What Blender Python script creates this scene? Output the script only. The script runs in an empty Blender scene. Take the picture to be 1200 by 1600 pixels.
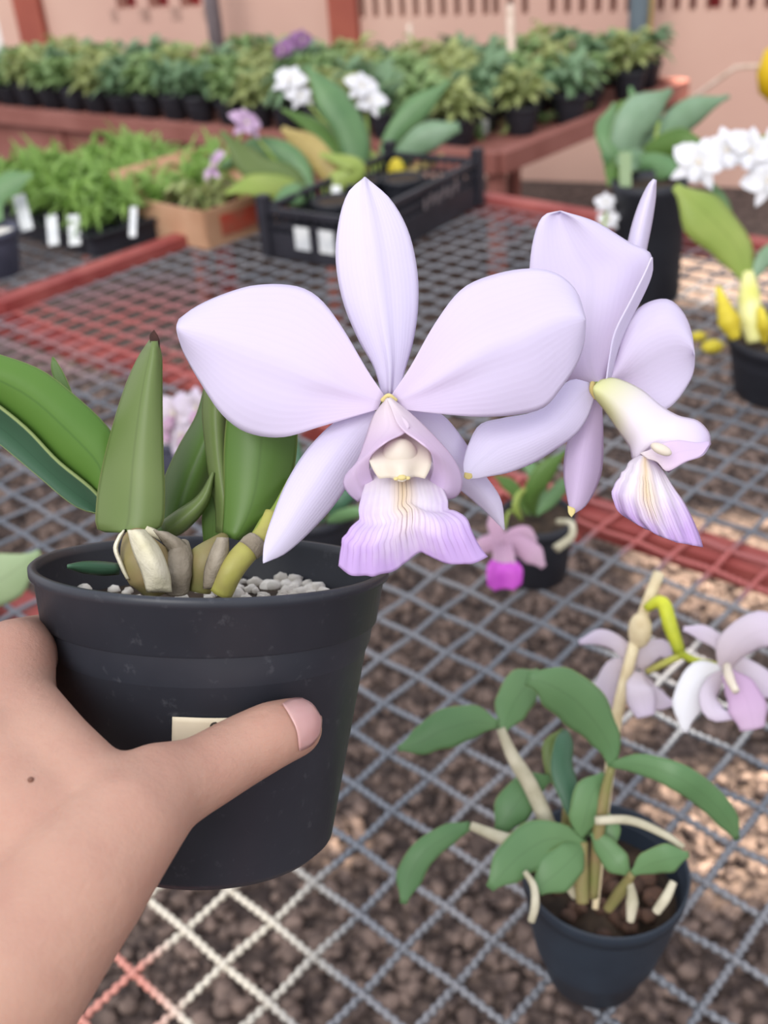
import bpy, math, random
from mathutils import Vector, Matrix, Quaternion
from mathutils.bvhtree import BVHTree
random.seed(7)
col = bpy.context.scene.collection
# ------------------------------------------------------------------ camera model
F = 1647.0; PITCH = .55577; ROLL = -.07826; H = 1.6
cp, sp, cr, sr = math.cos(PITCH), math.sin(PITCH), math.cos(ROLL), math.sin(ROLL)
FW = Vector((0, cp, -sp)); UP0 = Vector((0, sp, cp))
RV = Vector((cr, 0, 0)) + UP0*sr
UV = Vector((-sr, 0, 0)) + UP0*cr
CAM = Vector((0, 0, H))
def W(px, py, d):                 # point seen at a photo pixel, d metres along the view axis
    return CAM + FW*d + RV*((px-600)/F*d) + UV*((800-py)/F*d)
def G(px, py, z):                 # point on the horizontal plane z
    r = W(px, py, 1.0) - CAM
    return CAM + r*((z-H)/r.z)
BZ = .874                         # height of the near wire bench
GA = .77232; gc, gs = math.cos(GA), math.sin(GA)
def B(I, J, z=0):                 # wire lattice coordinates of the bench
    return Vector(((.379169 + J*gc - I*gs)*.05, (19.60906 - J*gs - I*gc)*.05, BZ + z))
DJ = Vector((gc, -gs, 0)); DI = Vector((-gs, -gc, 0))

# ------------------------------------------------------------------ materials
def lin(c):
    o = []
    for v in c[:3]:
        v /= 255.0
        o.append(v/12.92 if v <= .04045 else ((v+.055)/1.055)**2.4)
    return (*o, 1)
class N:
    def __init__(s, name):
        s.m = bpy.data.materials.new(name); s.m.use_nodes = True
        s.t = s.m.node_tree; s.n = s.t.nodes; s.l = s.t.links
        s.b = s.n['Principled BSDF']; s.out = s.n['Material Output']
    def node(s, ty, **k):
        x = s.n.new(ty)
        for a, v in k.items(): setattr(x, a, v)
        return x
    def math(s, op, a, b=None, clamp=False):
        x = s.node('ShaderNodeMath', operation=op, use_clamp=clamp)
        for i, v in enumerate((a, b)):
            if v is None: continue
            if isinstance(v, (int, float)): x.inputs[i].default_value = v
            else: s.l.new(v, x.inputs[i])
        return x.outputs[0]
    def mix(s, f, a, b):
        x = s.node('ShaderNodeMix', data_type='RGBA')
        for i, v in ((0, f), (6, a), (7, b)):
            if isinstance(v, (int, float)): x.inputs[i].default_value = v
            elif isinstance(v, tuple): x.inputs[i].default_value = v
            else: s.l.new(v, x.inputs[i])
        return x.outputs[2]
    def noise(s, scale, detail=3, rough=.5, coord='Object'):
        tc = s.node('ShaderNodeTexCoord'); x = s.node('ShaderNodeTexNoise')
        x.inputs['Scale'].default_value = scale; x.inputs['Detail'].default_value = detail
        x.inputs['Roughness'].default_value = rough
        s.l.new(tc.outputs[coord], x.inputs['Vector']); return x.outputs[0]
    def ramp(s, v, lo, hi):
        x = s.node('ShaderNodeMapRange'); x.inputs[1].default_value = lo; x.inputs[2].default_value = hi
        s.l.new(v, x.inputs[0]); return x.outputs[0]
    def bump(s, h, strength, dist=.002):
        x = s.node('ShaderNodeBump'); x.inputs['Strength'].default_value = strength
        x.inputs['Distance'].default_value = dist
        s.l.new(h, x.inputs['Height']); s.l.new(x.outputs[0], s.b.inputs['Normal'])
    def uv(s):
        tc = s.node('ShaderNodeTexCoord'); sx = s.node('ShaderNodeSeparateXYZ')
        s.l.new(tc.outputs['UV'], sx.inputs[0]); return sx.outputs[0], sx.outputs[1]
    def translucent(s, colr, f):
        tr = s.node('ShaderNodeBsdfTranslucent'); mx = s.node('ShaderNodeMixShader')
        if isinstance(colr, tuple): tr.inputs[0].default_value = colr
        else: s.l.new(colr, tr.inputs[0])
        mx.inputs[0].default_value = f
        s.l.new(s.b.outputs[0], mx.inputs[1]); s.l.new(tr.outputs[0], mx.inputs[2]); s.l.new(mx.outputs[0], s.out.inputs[0])
def mat(name, c1, c2=None, scale=20, rough=.6, bump=0, bscale=None, spec=.3, lo=.35, hi=.65, trans=0, dist=.002, sss=0):
    k = N(name)
    c2 = c2 or tuple(max(0, v*.8) for v in c1)
    f = k.ramp(k.noise(scale), lo, hi)
    c = k.mix(f, lin(c1), lin(c2)); k.l.new(c, k.b.inputs['Base Color'])
    k.b.inputs['Roughness'].default_value = rough; k.b.inputs['Specular IOR Level'].default_value = spec
    if bump: k.bump(k.noise(bscale or scale*2, 5, .6), bump, dist)
    if sss:
        k.b.inputs['Subsurface Weight'].default_value = sss
        k.b.inputs['Subsurface Radius'].default_value = (1, .4, .25); k.b.inputs['Subsurface Scale'].default_value = .006
    if trans: k.translucent(c, trans)
    return k.m

def petal_mat(name, base, mid, tip, vein=.5, tr=.35):
    """u runs along the petal, v across it; fine parallel veins and a soft flush at the base"""
    k = N(name); x, u = k.uv()
    c = k.mix(k.ramp(u, 0, .45), lin(base), lin(mid))
    c = k.mix(k.ramp(u, .5, 1), c, lin(tip))
    w = k.math('SINE', k.math('ADD', k.math('MULTIPLY', x, 120.0), k.math('MULTIPLY', k.noise(60, 2), 6.0)))
    midrib = k.math('SUBTRACT', 1.0, k.math('MULTIPLY', k.math('ABSOLUTE', k.math('SUBTRACT', x, .5)), 16.0), True)
    vv = k.math('MULTIPLY', k.ramp(w, .4, 1), .09*vein)
    c = k.mix(k.math('ADD', vv, k.math('MULTIPLY', midrib, .16)), c, lin(tuple(v*.90 for v in mid)))
    k.l.new(c, k.b.inputs['Base Color']); k.b.inputs['Roughness'].default_value = .55
    k.b.inputs['Specular IOR Level'].default_value = .2
    k.bump(k.math('ADD', k.math('MULTIPLY', w, .4), k.math('MULTIPLY', k.noise(40, 3), 3.0)), .05*vein+.04, .0006)
    k.translucent(c, tr); return k.m
def lip_mat(name):
    """fan of the lip: cream throat, lilac rim, dark nectar lines"""
    k = N(name); x, u = k.uv()
    d = k.math('ABSOLUTE', k.math('SUBTRACT', x, .5))
    wig = k.math('MULTIPLY', k.noise(180, 2), .25)
    rim = k.math('ADD', k.math('ADD', u, k.math('MULTIPLY', d, .75)), k.math('SUBTRACT', wig, .12))
    streak = k.math('MULTIPLY', k.math('SINE', k.math('ADD', k.math('MULTIPLY', x, 85.0), k.math('MULTIPLY', k.noise(90, 2), 5.0))), .03)
    c = k.mix(k.ramp(k.math('ADD', rim, streak), .62, 1.12), lin((240, 232, 242)), lin((208, 178, 232)))
    yel = k.math('MULTIPLY', k.math('SUBTRACT', 1.0, k.math('MULTIPLY', d, 5.2), True), k.math('SUBTRACT', 1.0, k.ramp(u, .5, .85), True))
    c = k.mix(k.math('MULTIPLY', yel, .8), c, lin((232, 208, 160)))
    ln = k.math('ABSOLUTE', k.math('SUBTRACT', k.math('FRACT', k.math('ADD', k.math('MULTIPLY', x, 19.0), k.math('ADD', .02, k.math('MULTIPLY', k.noise(70, 2), .22)))), .5))
    ln = k.math('SUBTRACT', 1.0, k.math('MULTIPLY', ln, 11.0), True)
    msk = k.math('MULTIPLY', k.math('SUBTRACT', 1.0, k.math('MULTIPLY', d, 7.0), True), k.math('MULTIPLY', k.ramp(u, .25, .35), k.math('SUBTRACT', 1.0, k.ramp(u, .72, .9), True)))
    c = k.mix(k.math('MULTIPLY', k.math('MULTIPLY', ln, msk), 1.5, True), c, lin((110, 72, 70)))
    fine = k.math('MULTIPLY', k.ramp(k.math('SINE', k.math('ADD', k.math('MULTIPLY', x, 150.0), k.math('MULTIPLY', k.noise(50, 2), 9.0))), .75, 1), k.math('MULTIPLY', k.ramp(u, .45, .65), k.math('SUBTRACT', 1.0, k.ramp(u, .85, .97), True)))
    c = k.mix(k.math('MULTIPLY', fine, .35), c, lin((150, 105, 165)))
    k.l.new(c, k.b.inputs['Base Color']); k.b.inputs['Roughness'].default_value = .5
    k.b.inputs['Specular IOR Level'].default_value = .2
    k.bump(k.math('ADD', k.math('SINE', k.math('MULTIPLY', x, 110.0)), k.math('MULTIPLY', k.noise(60, 3), 2.0)), .10, .0008)
    k.translucent(c, .25); return k.m
def leaf_mat(name, a, b, dark=None, tr=.2, scale=14, rough=.42):
    k = N(name); x, u = k.uv()
    f = k.ramp(k.noise(scale, 3), .3, .7)
    c = k.mix(f, lin(a), lin(b))
    mr = k.math('SUBTRACT', 1.0, k.math('MULTIPLY', k.math('ABSOLUTE', k.math('SUBTRACT', x, .5)), 30.0), True)
    c = k.mix(k.math('MULTIPLY', mr, .35), c, lin(dark or tuple(v*.7 for v in a)))
    edge = k.ramp(k.math('ABSOLUTE', k.math('SUBTRACT', x, .5)), .475, .5)
    c = k.mix(k.math('MULTIPLY', edge, .5), c, lin((185, 195, 120)))
    k.l.new(c, k.b.inputs['Base Color']); k.b.inputs['Roughness'].default_value = rough
    k.b.inputs['Specular IOR Level'].default_value = .35
    k.bump(k.noise(120, 3), .08, .001); k.translucent(c, tr); return k.m

M = {}
M['petal'] = petal_mat('pale lilac petal', (228, 213, 237), (229, 220, 242), (229, 222, 244))
M['sepal'] = petal_mat('pale lilac sepal', (226, 218, 242), (231, 224, 246), (236, 230, 248), .8)
M['sepal_shade'] = petal_mat('shaded lilac sepal', (215, 196, 224), (214, 196, 226), (216, 198, 226), .8)  # darker copy of the sepal, shade put into its colour
M['lip'] = lip_mat('lilac ruffled lip')
M['hood'] = petal_mat('lip hood', (236, 226, 228), (234, 214, 236), (224, 205, 236), .3)
M['column'] = mat('cream column', (243, 232, 214), (236, 218, 200), 60, .45, sss=.3)
M['cream'] = mat('cream flap', (228, 219, 208), (224, 212, 190), 40, .5, trans=.15)
M['anther'] = mat('yellow anther', (214, 200, 140), (196, 176, 110), 60)
k = N('pale tube of the lip'); x, u = k.uv()
c = k.mix(k.ramp(u, .02, .42), lin((222, 224, 160)), lin((240, 232, 244)))
c = k.mix(k.math('MULTIPLY', k.math('MULTIPLY', k.ramp(x, .55, .95), k.math('SUBTRACT', 1.0, k.ramp(u, .2, .6), True)), .7), c, lin((196, 196, 110)))
c = k.mix(k.ramp(u, .65, 1), c, lin((222, 208, 240)))
k.l.new(c, k.b.inputs['Base Color']); k.b.inputs['Roughness'].default_value = .5; k.translucent(c, .25); M['tube'] = k.m
M['leaf_bright'] = leaf_mat('bright green leaf', (112, 150, 68), (96, 138, 60), (62, 98, 50), .3)
M['leaf_under'] = leaf_mat('blue green leaf underside', (72, 108, 86), (60, 96, 70), None, .1)
M['leaf_olive'] = leaf_mat('olive green leaf', (116, 134, 80), (100, 122, 66), None, .2)
M['leaf_mid'] = leaf_mat('mid green leaf', (102, 134, 66), (84, 118, 54), None, .25)
M['leaf_soft'] = leaf_mat('soft green leaf', (112, 148, 100), (92, 130, 86), None, .2)
M['leaf_pale'] = leaf_mat('pale green leaf', (160, 180, 140), (140, 165, 120), None, .2)
M['leaf_yellow'] = leaf_mat('yellow green leaf', (150, 172, 84), (170, 186, 100), None, .3)
M['leaf_grey'] = leaf_mat('grey green leaf', (140, 168, 140), (112, 144, 108), None, .2)
M['leaf_dry'] = leaf_mat('dry tan leaf', (190, 170, 110), (170, 150, 90), None, .2)
M['yellow'] = mat('yellow bulb', (228, 212, 70), (200, 180, 50), 30, .5, trans=.15)
M['bulb_cream'] = mat('cream green bulb', (226, 224, 160), (206, 206, 110), 30, .4)
M['foliage'] = leaf_mat('dense seedling foliage', (150, 176, 118), (118, 150, 96), None, .35, 6)
M['foliage_b'] = leaf_mat('darker seedling foliage', (132, 162, 126), (104, 138, 100), None, .35, 6)
M['foliage_c'] = leaf_mat('yellowish seedling foliage', (176, 184, 122), (146, 160, 104), None, .35, 6)
M['foliage_tray'] = leaf_mat('fresh green seedling leaves', (160, 192, 104), (126, 166, 84), None, .4, 8)
M['papery'] = mat('papery sheath', (228, 222, 200), (196, 190, 160), 60, .7, .6, 150)
M['sheath_grey'] = mat('grey dry sheath', (166, 156, 140), (126, 116, 100), 70, .8, .7, 160)
M['bulb_green'] = mat('green bulb', (118, 126, 70), (140, 120, 86), 30, .5, .2, 60)
M['stem_yg'] = mat('yellow green stem', (176, 178, 84), (150, 140, 84), 45, .5, .2, 90)
M['stem_green'] = mat('green stem', (128, 156, 70), (150, 165, 84), 40, .45)
M['stem_lime'] = mat('lime stem', (205, 210, 60), (160, 170, 50), 40, .45)
M['brown_tip'] = mat('withered brown tip', (66, 40, 34), (40, 26, 24), 90, .8)
M['root'] = mat('pale aerial root', (196, 190, 168), (166, 160, 136), 60, .7)
M['perlite'] = mat('white perlite stones', (236, 232, 224), (206, 200, 190), 50, .9, .5, 200)
M['bark'] = mat('dark bark potting mix', (72, 58, 46), (46, 38, 32), 60, .95, .8, 120, dist=.004)
k = N('black plastic pot'); n1 = k.ramp(k.noise(9, 4, .6), .35, .75); n2 = k.ramp(k.noise(160, 4, .7), .60, .8)
c = k.mix(k.math('MULTIPLY', n1, .7), lin((36, 39, 47)), lin((62, 65, 74))); c = k.mix(k.math('MULTIPLY', n2, .22), c, lin((130, 132, 138)))
k.l.new(c, k.b.inputs['Base Color']); k.b.inputs['Roughness'].default_value = .42; k.b.inputs['Specular IOR Level'].default_value = .4
k.bump(k.noise(70, 4), .12, .001); M['pot'] = k.m
M['pot_far'] = mat('matt black plastic', (40, 42, 50), (30, 31, 38), 12, .55, spec=.4)
M['pot_small'] = mat('blue black plastic', (42, 52, 64), (32, 38, 48), 14, .5, spec=.4)
M['pot_inside'] = mat('black plastic inside', (28, 31, 38), (22, 24, 30), 12, .5)
M['pot_grey'] = mat('greyish translucent plastic', (92, 94, 112), (70, 72, 88), 12, .5, trans=.2)
M['crate'] = mat('black crate plastic', (50, 50, 58), (38, 38, 45), 16, .5)
M['white'] = mat('white label plastic', (226, 228, 228), (200, 204, 208), 30, .6)
M['cream_label'] = mat('cream paper label', (226, 214, 190), (216, 204, 178), 60, .7)
M['ink'] = mat('dark label ink', (60, 50, 44), None, 20)
M['stake'] = mat('bare wooden stake', (226, 212, 176), (200, 180, 140), 60, .7)
M['stake_pale'] = mat('weathered pale stake', (216, 196, 182), (190, 168, 150), 30, .8)
M['lilac'] = petal_mat('soft lilac bloom', (205, 176, 205), (214, 184, 216), (220, 195, 222), .4)
M['whitebloom'] = petal_mat('white bloom', (236, 236, 236), (240, 240, 244), (240, 240, 246), .3, .3)
M['fade'] = petal_mat('faded lilac white bloom', (214, 200, 204), (224, 214, 226), (222, 210, 230), .5)
M['dusty'] = petal_mat('dusty pink bloom', (196, 160, 186), (206, 170, 196), (212, 182, 202), .4)
M['magenta'] = mat('magenta lip', (206, 96, 206), (186, 72, 190), 60, .5, trans=.15)
M['card'] = mat('brown cardboard', (196, 156, 126), (172, 130, 100), 8, .8)
M['redprint'] = mat('red print', (176, 74, 56), (160, 90, 70), 20, .8, lo=.45, hi=.6)
M['frame'] = mat('worn red painted steel', (134, 56, 54), (160, 84, 78), 9, .55, .15, 60)
M['frame_far'] = mat('brownish red painted steel', (146, 96, 88), (130, 80, 72), 5, .65)
M['wall'] = mat('pink plaster wall', (212, 176, 160), (202, 164, 150), 1.2, .9, .1, 30)
M['wall_col'] = mat('brick red wall column', (166, 92, 76), (152, 82, 70), 3, .9)
M['slot'] = mat('dark red recess', (138, 44, 44), (110, 34, 38), 3, .8)
M['pole'] = mat('grey steel pole', (132, 122, 124), (112, 104, 108), 5, .5)
M['pole_blue'] = mat('blue grey pole', (120, 136, 144), (104, 118, 128), 5, .5)
M['pole_yellow'] = mat('yellow strip', (190, 164, 90), None, 5, .6)
M['canyellow'] = mat('yellow plastic', (226, 190, 30), (210, 170, 20), 5, .5)
M['nail'] = mat('pink fingernail', (190, 142, 140), (204, 162, 158), 50, .28, spec=.5, sss=.2)
M['mole'] = mat('brown mole', (120, 84, 70), None, 50)
# skin
k = N('light tan skin')
f1 = k.ramp(k.noise(14, 3), .35, .7); f2 = k.ramp(k.noise(70, 4, .6), .4, .75)
c = k.mix(f1, lin((190, 150, 132)), lin((174, 134, 118))); c = k.mix(k.math('MULTIPLY', f2, .3), c, lin((168, 116, 102)))
k.l.new(c, k.b.inputs['Base Color']); k.b.inputs['Roughness'].default_value = .5; k.b.inputs['Specular IOR Level'].default_value = .3
k.b.inputs['Subsurface Weight'].default_value = .25; k.b.inputs['Subsurface Radius'].default_value = (1, .35, .2); k.b.inputs['Subsurface Scale'].default_value = .004
k.bump(k.math('ADD', k.noise(320, 6, .75), k.math('MULTIPLY', k.noise(45, 3), 1.6)), .42, .0014); M['skin'] = k.m
# mesh wire: galvanised grey, with red overspray near the painted frame
k = N('galvanised crimped wire'); tc = k.node('ShaderNodeNewGeometry')
gy = k.mix(k.ramp(k.noise(5, 3), .35, .7), lin((108, 113, 122)), lin((136, 135, 139)))
def near(pt, rad):
    vm = k.node('ShaderNodeVectorMath', operation='DISTANCE'); k.l.new(tc.outputs['Position'], vm.inputs[0]); vm.inputs[1].default_value = pt
    return k.math('SUBTRACT', 1.0, k.math('DIVIDE', vm.outputs['Value'], rad), True)
def bandI(I0, half):      # red overspray along a rail
    p = B(I0, 0); vm = k.node('ShaderNodeVectorMath', operation='DOT_PRODUCT'); k.l.new(tc.outputs['Position'], vm.inputs[0]); vm.inputs[1].default_value = DI
    dd = k.math('ABSOLUTE', k.math('SUBTRACT', vm.outputs['Value'], p.dot(DI)))
    return k.math('SUBTRACT', 1.0, k.math('DIVIDE', dd, half), True)
r1 = near(tuple(G(190, 505, BZ)), .30); r2 = bandI(-5.4, .065); r3 = near(tuple(G(90, 1590, BZ)), .10); r4 = bandI(-26.6, .12)
red = k.math('MAXIMUM', k.math('MAXIMUM', k.math('MULTIPLY', r1, 1.1), k.math('MULTIPLY', r2, 1.5)), k.math('MULTIPLY', r4, .8))
cc = k.mix(k.math('MULTIPLY', red, 1.0, True), gy, lin((176, 96, 92)))
cc = k.mix(k.math('MULTIPLY', near(tuple(G(270, 1480, BZ)), .15), 2.0, True), cc, lin((214, 206, 190)))
cc = k.mix(k.math('MULTIPLY', r3, 3.0, True), cc, lin((205, 140, 126)))
k.l.new(cc, k.b.inputs['Base Color']); k.b.inputs['Roughness'].default_value = .5; k.b.inputs['Metallic'].default_value = .15
M['wire'] = k.m
# gravel ground
k = N('brown gravel ground'); tc = k.node('ShaderNodeTexCoord')
vo = k.node('ShaderNodeTexVoronoi'); vo.inputs['Scale'].default_value = 42; k.l.new(tc.outputs['Object'], vo.inputs['Vector'])
c = k.mix(k.ramp(k.noise(1.6, 3), .3, .7), lin((104, 88, 82)), lin((128, 110, 100))); c = k.mix(k.math('MULTIPLY', vo.outputs['Distance'], 1.2, True), c, lin((52, 42, 40)))
k.l.new(c, k.b.inputs['Base Color']); k.b.inputs['Roughness'].default_value = .95; k.bump(vo.outputs['Distance'], .8, .02); M['ground'] = k.m
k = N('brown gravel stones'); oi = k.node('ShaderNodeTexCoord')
c = k.mix(k.ramp(k.noise(28, 2), .32, .7), lin((56, 45, 43)), lin((140, 120, 110))); sy = k.node('ShaderNodeSeparateXYZ'); gq = k.node('ShaderNodeNewGeometry'); k.l.new(gq.outputs['Position'], sy.inputs[0]); c = k.mix(k.math('MULTIPLY', k.ramp(sy.outputs[1], 1.3, 3.2), .7), c, lin((140, 120, 110)))  # stones turn paler with distance, haze painted into the colour
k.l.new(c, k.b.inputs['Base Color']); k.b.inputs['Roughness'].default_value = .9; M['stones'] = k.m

# ------------------------------------------------------------------ objects
def tag(o, label=None, cat=None, group=None, kind=None):
    if label: o['label'] = label
    if cat: o['category'] = cat
    if group: o['group'] = group
    if kind: o['kind'] = kind
    return o
def thing(name, label, cat, loc, group=None):
    o = bpy.data.objects.new(name, None); col.objects.link(o); o.location = loc; o.empty_display_size = .02
    return tag(o, label, cat, group)
def worldloc(o):
    v = Vector(o.location)
    while o.parent: o = o.parent; v += Vector(o.location)
    return v
def cm(pts, n):                   # Catmull-Rom through points, n+1 samples by chord length
    P = [Vector(p) for p in pts]
    if len(P) == 1: return [P[0].copy() for _ in range(n+1)]
    L = [0]
    for a, b in zip(P, P[1:]): L.append(L[-1] + max((b-a).length, 1e-9))
    out = []; k = 0
    for i in range(n+1):
        s = L[-1]*i/n
        while k < len(P)-2 and s > L[k+1]: k += 1
        t = (s-L[k])/(L[k+1]-L[k]); p1, p2 = P[k], P[k+1]
        h = L[k+1]-L[k]
        m1 = (p2-P[k-1])/(L[k+1]-L[k-1])*h if k > 0 else (p2-p1)
        m2 = (P[k+2]-p1)/(L[k+2]-L[k])*h if k+2 < len(P) else (p2-p1)
        t2, t3 = t*t, t*t*t
        out.append(p1*(2*t3-3*t2+1) + m1*(t3-2*t2+t) + p2*(-2*t3+3*t2) + m2*(t3-t2))
    return out
class MB:
    def __init__(s): s.v = []; s.f = []; s.uv = []
    def grid(s, rows, closed=False, uv=True):
        n, m = len(rows), len(rows[0]); o = len(s.v)
        for r in rows: s.v += [Vector(p) for p in r]
        mm = m if closed else m-1
        for i in range(n-1):
            for j in range(mm):
                j2 = (j+1) % m
                s.f.append((o+i*m+j, o+i*m+j2, o+(i+1)*m+j2, o+(i+1)*m+j))
                a, b = j/mm, (j+1)/mm; c, d = i/(n-1), (i+1)/(n-1)
                s.uv.append(((a, c), (b, c), (b, d), (a, d)))
        return o
    def fan(s, idx):
        s.f.append(tuple(idx)); s.uv.append(tuple((.5, .5) for _ in idx))
    def tube(s, pts, rad, seg=8, caps=True, n=None):
        pts = [Vector(p) for p in pts]
        if isinstance(rad, (int, float)): rad = [rad]*len(pts)
        if n:
            q = cm([(*p, ) for p in pts], n); rr = cm([(r*1000, 0, 0) for r in rad], n)
            L = len(pts)-1; R = []
            for i in range(n+1):
                t = i/n*L; a = min(int(t), L-1); R.append(rad[a]*(1-(t-a)) + rad[a+1]*(t-a))
            pts, rad = q, R
        rows = []; ref = None
        for i, p in enumerate(pts):
            t = (pts[min(i+1, len(pts)-1)] - pts[max(i-1, 0)]).normalized()
            if ref is None: ref = t.orthogonal().normalized()
            ref = (ref - t*ref.dot(t)).normalized(); b = t.cross(ref)
            rows.append([p + (ref*math.cos(2*math.pi*j/seg) + b*math.sin(2*math.pi*j/seg))*rad[i] for j in range(seg)])
        o = s.grid(rows, True)
        if caps:
            s.fan([o+j for j in range(seg)][::-1]); s.fan([o+(len(rows)-1)*seg+j for j in range(seg)])
    def lathe(s, c, axis, prof, seg=48, closed=True):
        c = Vector(c); ax = Vector(axis).normalized(); a = ax.orthogonal().normalized(); b = ax.cross(a)
        rows = [[c + ax*h + (a*math.cos(2*math.pi*j/seg) + b*math.sin(2*math.pi*j/seg))*max(r, 1e-5) for j in range(seg)] for r, h in prof]
        s.grid(rows, True)
    def ell(s, c, rx, ry=None, rz=None, rot=None, seg=12, ring=8, jit=0):
        ry = ry or rx; rz = rz or rx; rows = []
        for i in range(ring+1):
            th = math.pi*i/ring; r = []
            for j in range(seg):
                ph = 2*math.pi*j/seg; p = Vector((rx*math.sin(th)*math.cos(ph), ry*math.sin(th)*math.sin(ph), rz*math.cos(th)))
                if jit: p *= 1 + random.uniform(-jit, jit)*(0 < i < ring)
                if rot: p = rot @ p
                r.append(Vector(c)+p)
            rows.append(r)
        s.grid(rows[::-1], True)
    def box(s, c, ax, ay, az):    # centre and three half-axis vectors
        c, ax, ay, az = Vector(c), Vector(ax), Vector(ay), Vector(az); o = len(s.v)
        for k in (-1, 1):
            for j in (-1, 1):
                for i in (-1, 1): s.v.append(c + ax*i + ay*j + az*k)
        for f in ((0, 2, 3, 1), (4, 5, 7, 6), (0, 1, 5, 4), (2, 6, 7, 3), (0, 4, 6, 2), (1, 3, 7, 5)):
            s.f.append(tuple(o+i for i in f)); s.uv.append(((0, 0), (1, 0), (1, 1), (0, 1)))
    def bar(s, a, b, w, h, up=(0, 0, 1)):
        a, b = Vector(a), Vector(b); t = (b-a); u = Vector(up); sd = t.cross(u).normalized(); u = sd.cross(t).normalized()
        s.box((a+b)/2, t/2, sd*w/2, u*h/2)
    def ribbon(s, pts, wid, twist=0, fold=0, n=14, m=6, face=None, droop=0):
        """leaf blade along pts, full widths wid, folded along the midrib, turned by twist about its run"""
        P = cm(pts, n); L = len(wid)-1; rows = []; fc = (Vector(face) if face else FW).normalized()
        for i, p in enumerate(P):
            t = i/n*L; a = min(int(t), L-1); fr = t-a; fr = fr*fr*(3-2*fr); w = wid[a]*(1-fr)+wid[a+1]*fr
            tg = (P[min(i+1, n)]-P[max(i-1, 0)]).normalized()
            sd = tg.cross(fc)
            if sd.length < .05: sd = tg.cross(UV)
            sd.normalize(); tw = twist(i/n) if callable(twist) else twist
            sd = Quaternion(tg, tw) @ sd; nr = sd.cross(tg)
            rows.append([p + sd*(w/2*x) + nr*(fold*w*(x*x)) for x in [(-1+2*j/m) for j in range(m+1)]])
        s.grid(rows)
    def coons(s, L, R, T, Bt, dfun, n=24, m=16):
        """patch bounded by four pixel curves, placed at depth dfun(u, v); v in -1..1"""
        l = cm(L, n); r = cm(R, n); t = cm(T, m); b = cm(Bt, m); rows = []
        for i in range(n+1):
            u = i/n; row = []
            for j in range(m+1):
                q = j/m
                p = l[i]*(1-q) + r[i]*q + t[j]*(1-u) + b[j]*u - (l[0]*(1-q)*(1-u) + r[0]*q*(1-u) + l[n]*(1-q)*u + r[n]*q*u)
                row.append(W(p.x, p.y, dfun(u, 2*q-1)))
            rows.append(row)
        s.grid(rows)
    def build(s, name, m, parent=None, solid=0, smooth=True, sub=0):
        org = worldloc(parent) if parent else Vector((0, 0, 0))
        me = bpy.data.meshes.new(name); me.from_pydata([tuple(p-org) for p in s.v], [], s.f)
        ul = me.uv_layers.new(name='UVMap'); k = 0
        flat = []
        for q in s.uv:
            for c in q: flat += c
        ul.data.foreach_set('uv', flat)
        me.polygons.foreach_set('use_smooth', [smooth]*len(me.polygons)); me.materials.append(M[m] if isinstance(m, str) else m); me.update()
        o = bpy.data.objects.new(name, me); col.objects.link(o)
        if parent: o.parent = parent
        if solid:
            md = o.modifiers.new('thickness', 'SOLIDIFY'); md.thickness = solid; md.offset = 0
        if sub:
            md = o.modifiers.new('smooth', 'SUBSURF'); md.levels = md.render_levels = sub
        return o
def v2(l): return [(x, y, 0) for x, y in l]
def blade(name, L, R, dfun, m, parent, T=None, Bt=None, n=26, mm=18, solid=.0005):
    """petal or broad leaf: L and R edges run from base to tip"""
    b = MB(); L, R = v2(L), v2(R)
    b.coons(L, R, v2(T) if T else [L[0], R[0]], v2(Bt) if Bt else [L[-1], R[-1]], dfun, n, mm)
    return b.build(name, m, parent, solid)
def pr(b, pts, twist=0, fold=.12, n=14, m=6):    # ribbon from (px,py,d,width px)
    b.ribbon([W(x, y, d) for x, y, d, w in pts], [w*d/F for x, y, d, w in pts], twist, fold, n, m)
def ptube(b, pts, seg=8, n=16, flat=1):      # tube from (px,py,d,diameter px)
    b.tube([W(x, y, d) for x, y, d, w in pts], [w*d/F/2 for x, y, d, w in pts], seg, True, n)
def copy_tree(o, parent=None):
    c = o.copy(); col.objects.link(c)
    if parent: c.parent = parent
    for ch in [x for x in bpy.data.objects if x.parent == o]:
        copy_tree(ch, c)
    return c

# ================================================================== SETTING
g = MB(); g.box((.5, 4, -.05), (6, 0, 0), (0, 7, 0), (0, 0, .05)); tag(g.build('floor', 'ground', smooth=False), kind='structure')
g = MB(); ico = [(0, 0, 1), (.89, 0, .45), (.28, .85, .45), (-.72, .53, .45), (-.72, -.53, .45), (.28, -.85, .45), (.72, .53, -.45), (-.28, .85, -.45), (-.89, 0, -.45), (-.28, -.85, -.45), (.72, -.53, -.45), (0, 0, -1)]
icf = [(0, 1, 2), (0, 2, 3), (0, 3, 4), (0, 4, 5), (0, 5, 1), (1, 6, 2), (2, 7, 3), (3, 8, 4), (4, 9, 5), (5, 10, 1), (2, 6, 7), (3, 7, 8), (4, 8, 9), (5, 9, 10), (1, 10, 6), (6, 11, 7), (7, 11, 8), (8, 11, 9), (9, 11, 10), (10, 11, 6)]
for i in range(9500):
    yy = .3 + 3.6*random.random()**1.25; xx = random.uniform(-.5-.33*yy, .6+.42*yy); r = random.uniform(.008, .021)
    q = Quaternion((random.random(), random.random(), random.random()), random.uniform(0, 6)); o = len(g.v)
    sc = Vector((random.uniform(.7, 1.3), random.uniform(.7, 1.3), random.uniform(.5, .9)))
    for p in ico: g.v.append(q @ Vector((p[0]*r*sc.x, p[1]*r*sc.y, p[2]*r*sc.z)) + Vector((xx, yy, r*.5)))
    for f in icf: g.f.append(tuple(o+t for t in f)); g.uv.append(((0, 0), (1, 0), (1, 1)))
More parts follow.
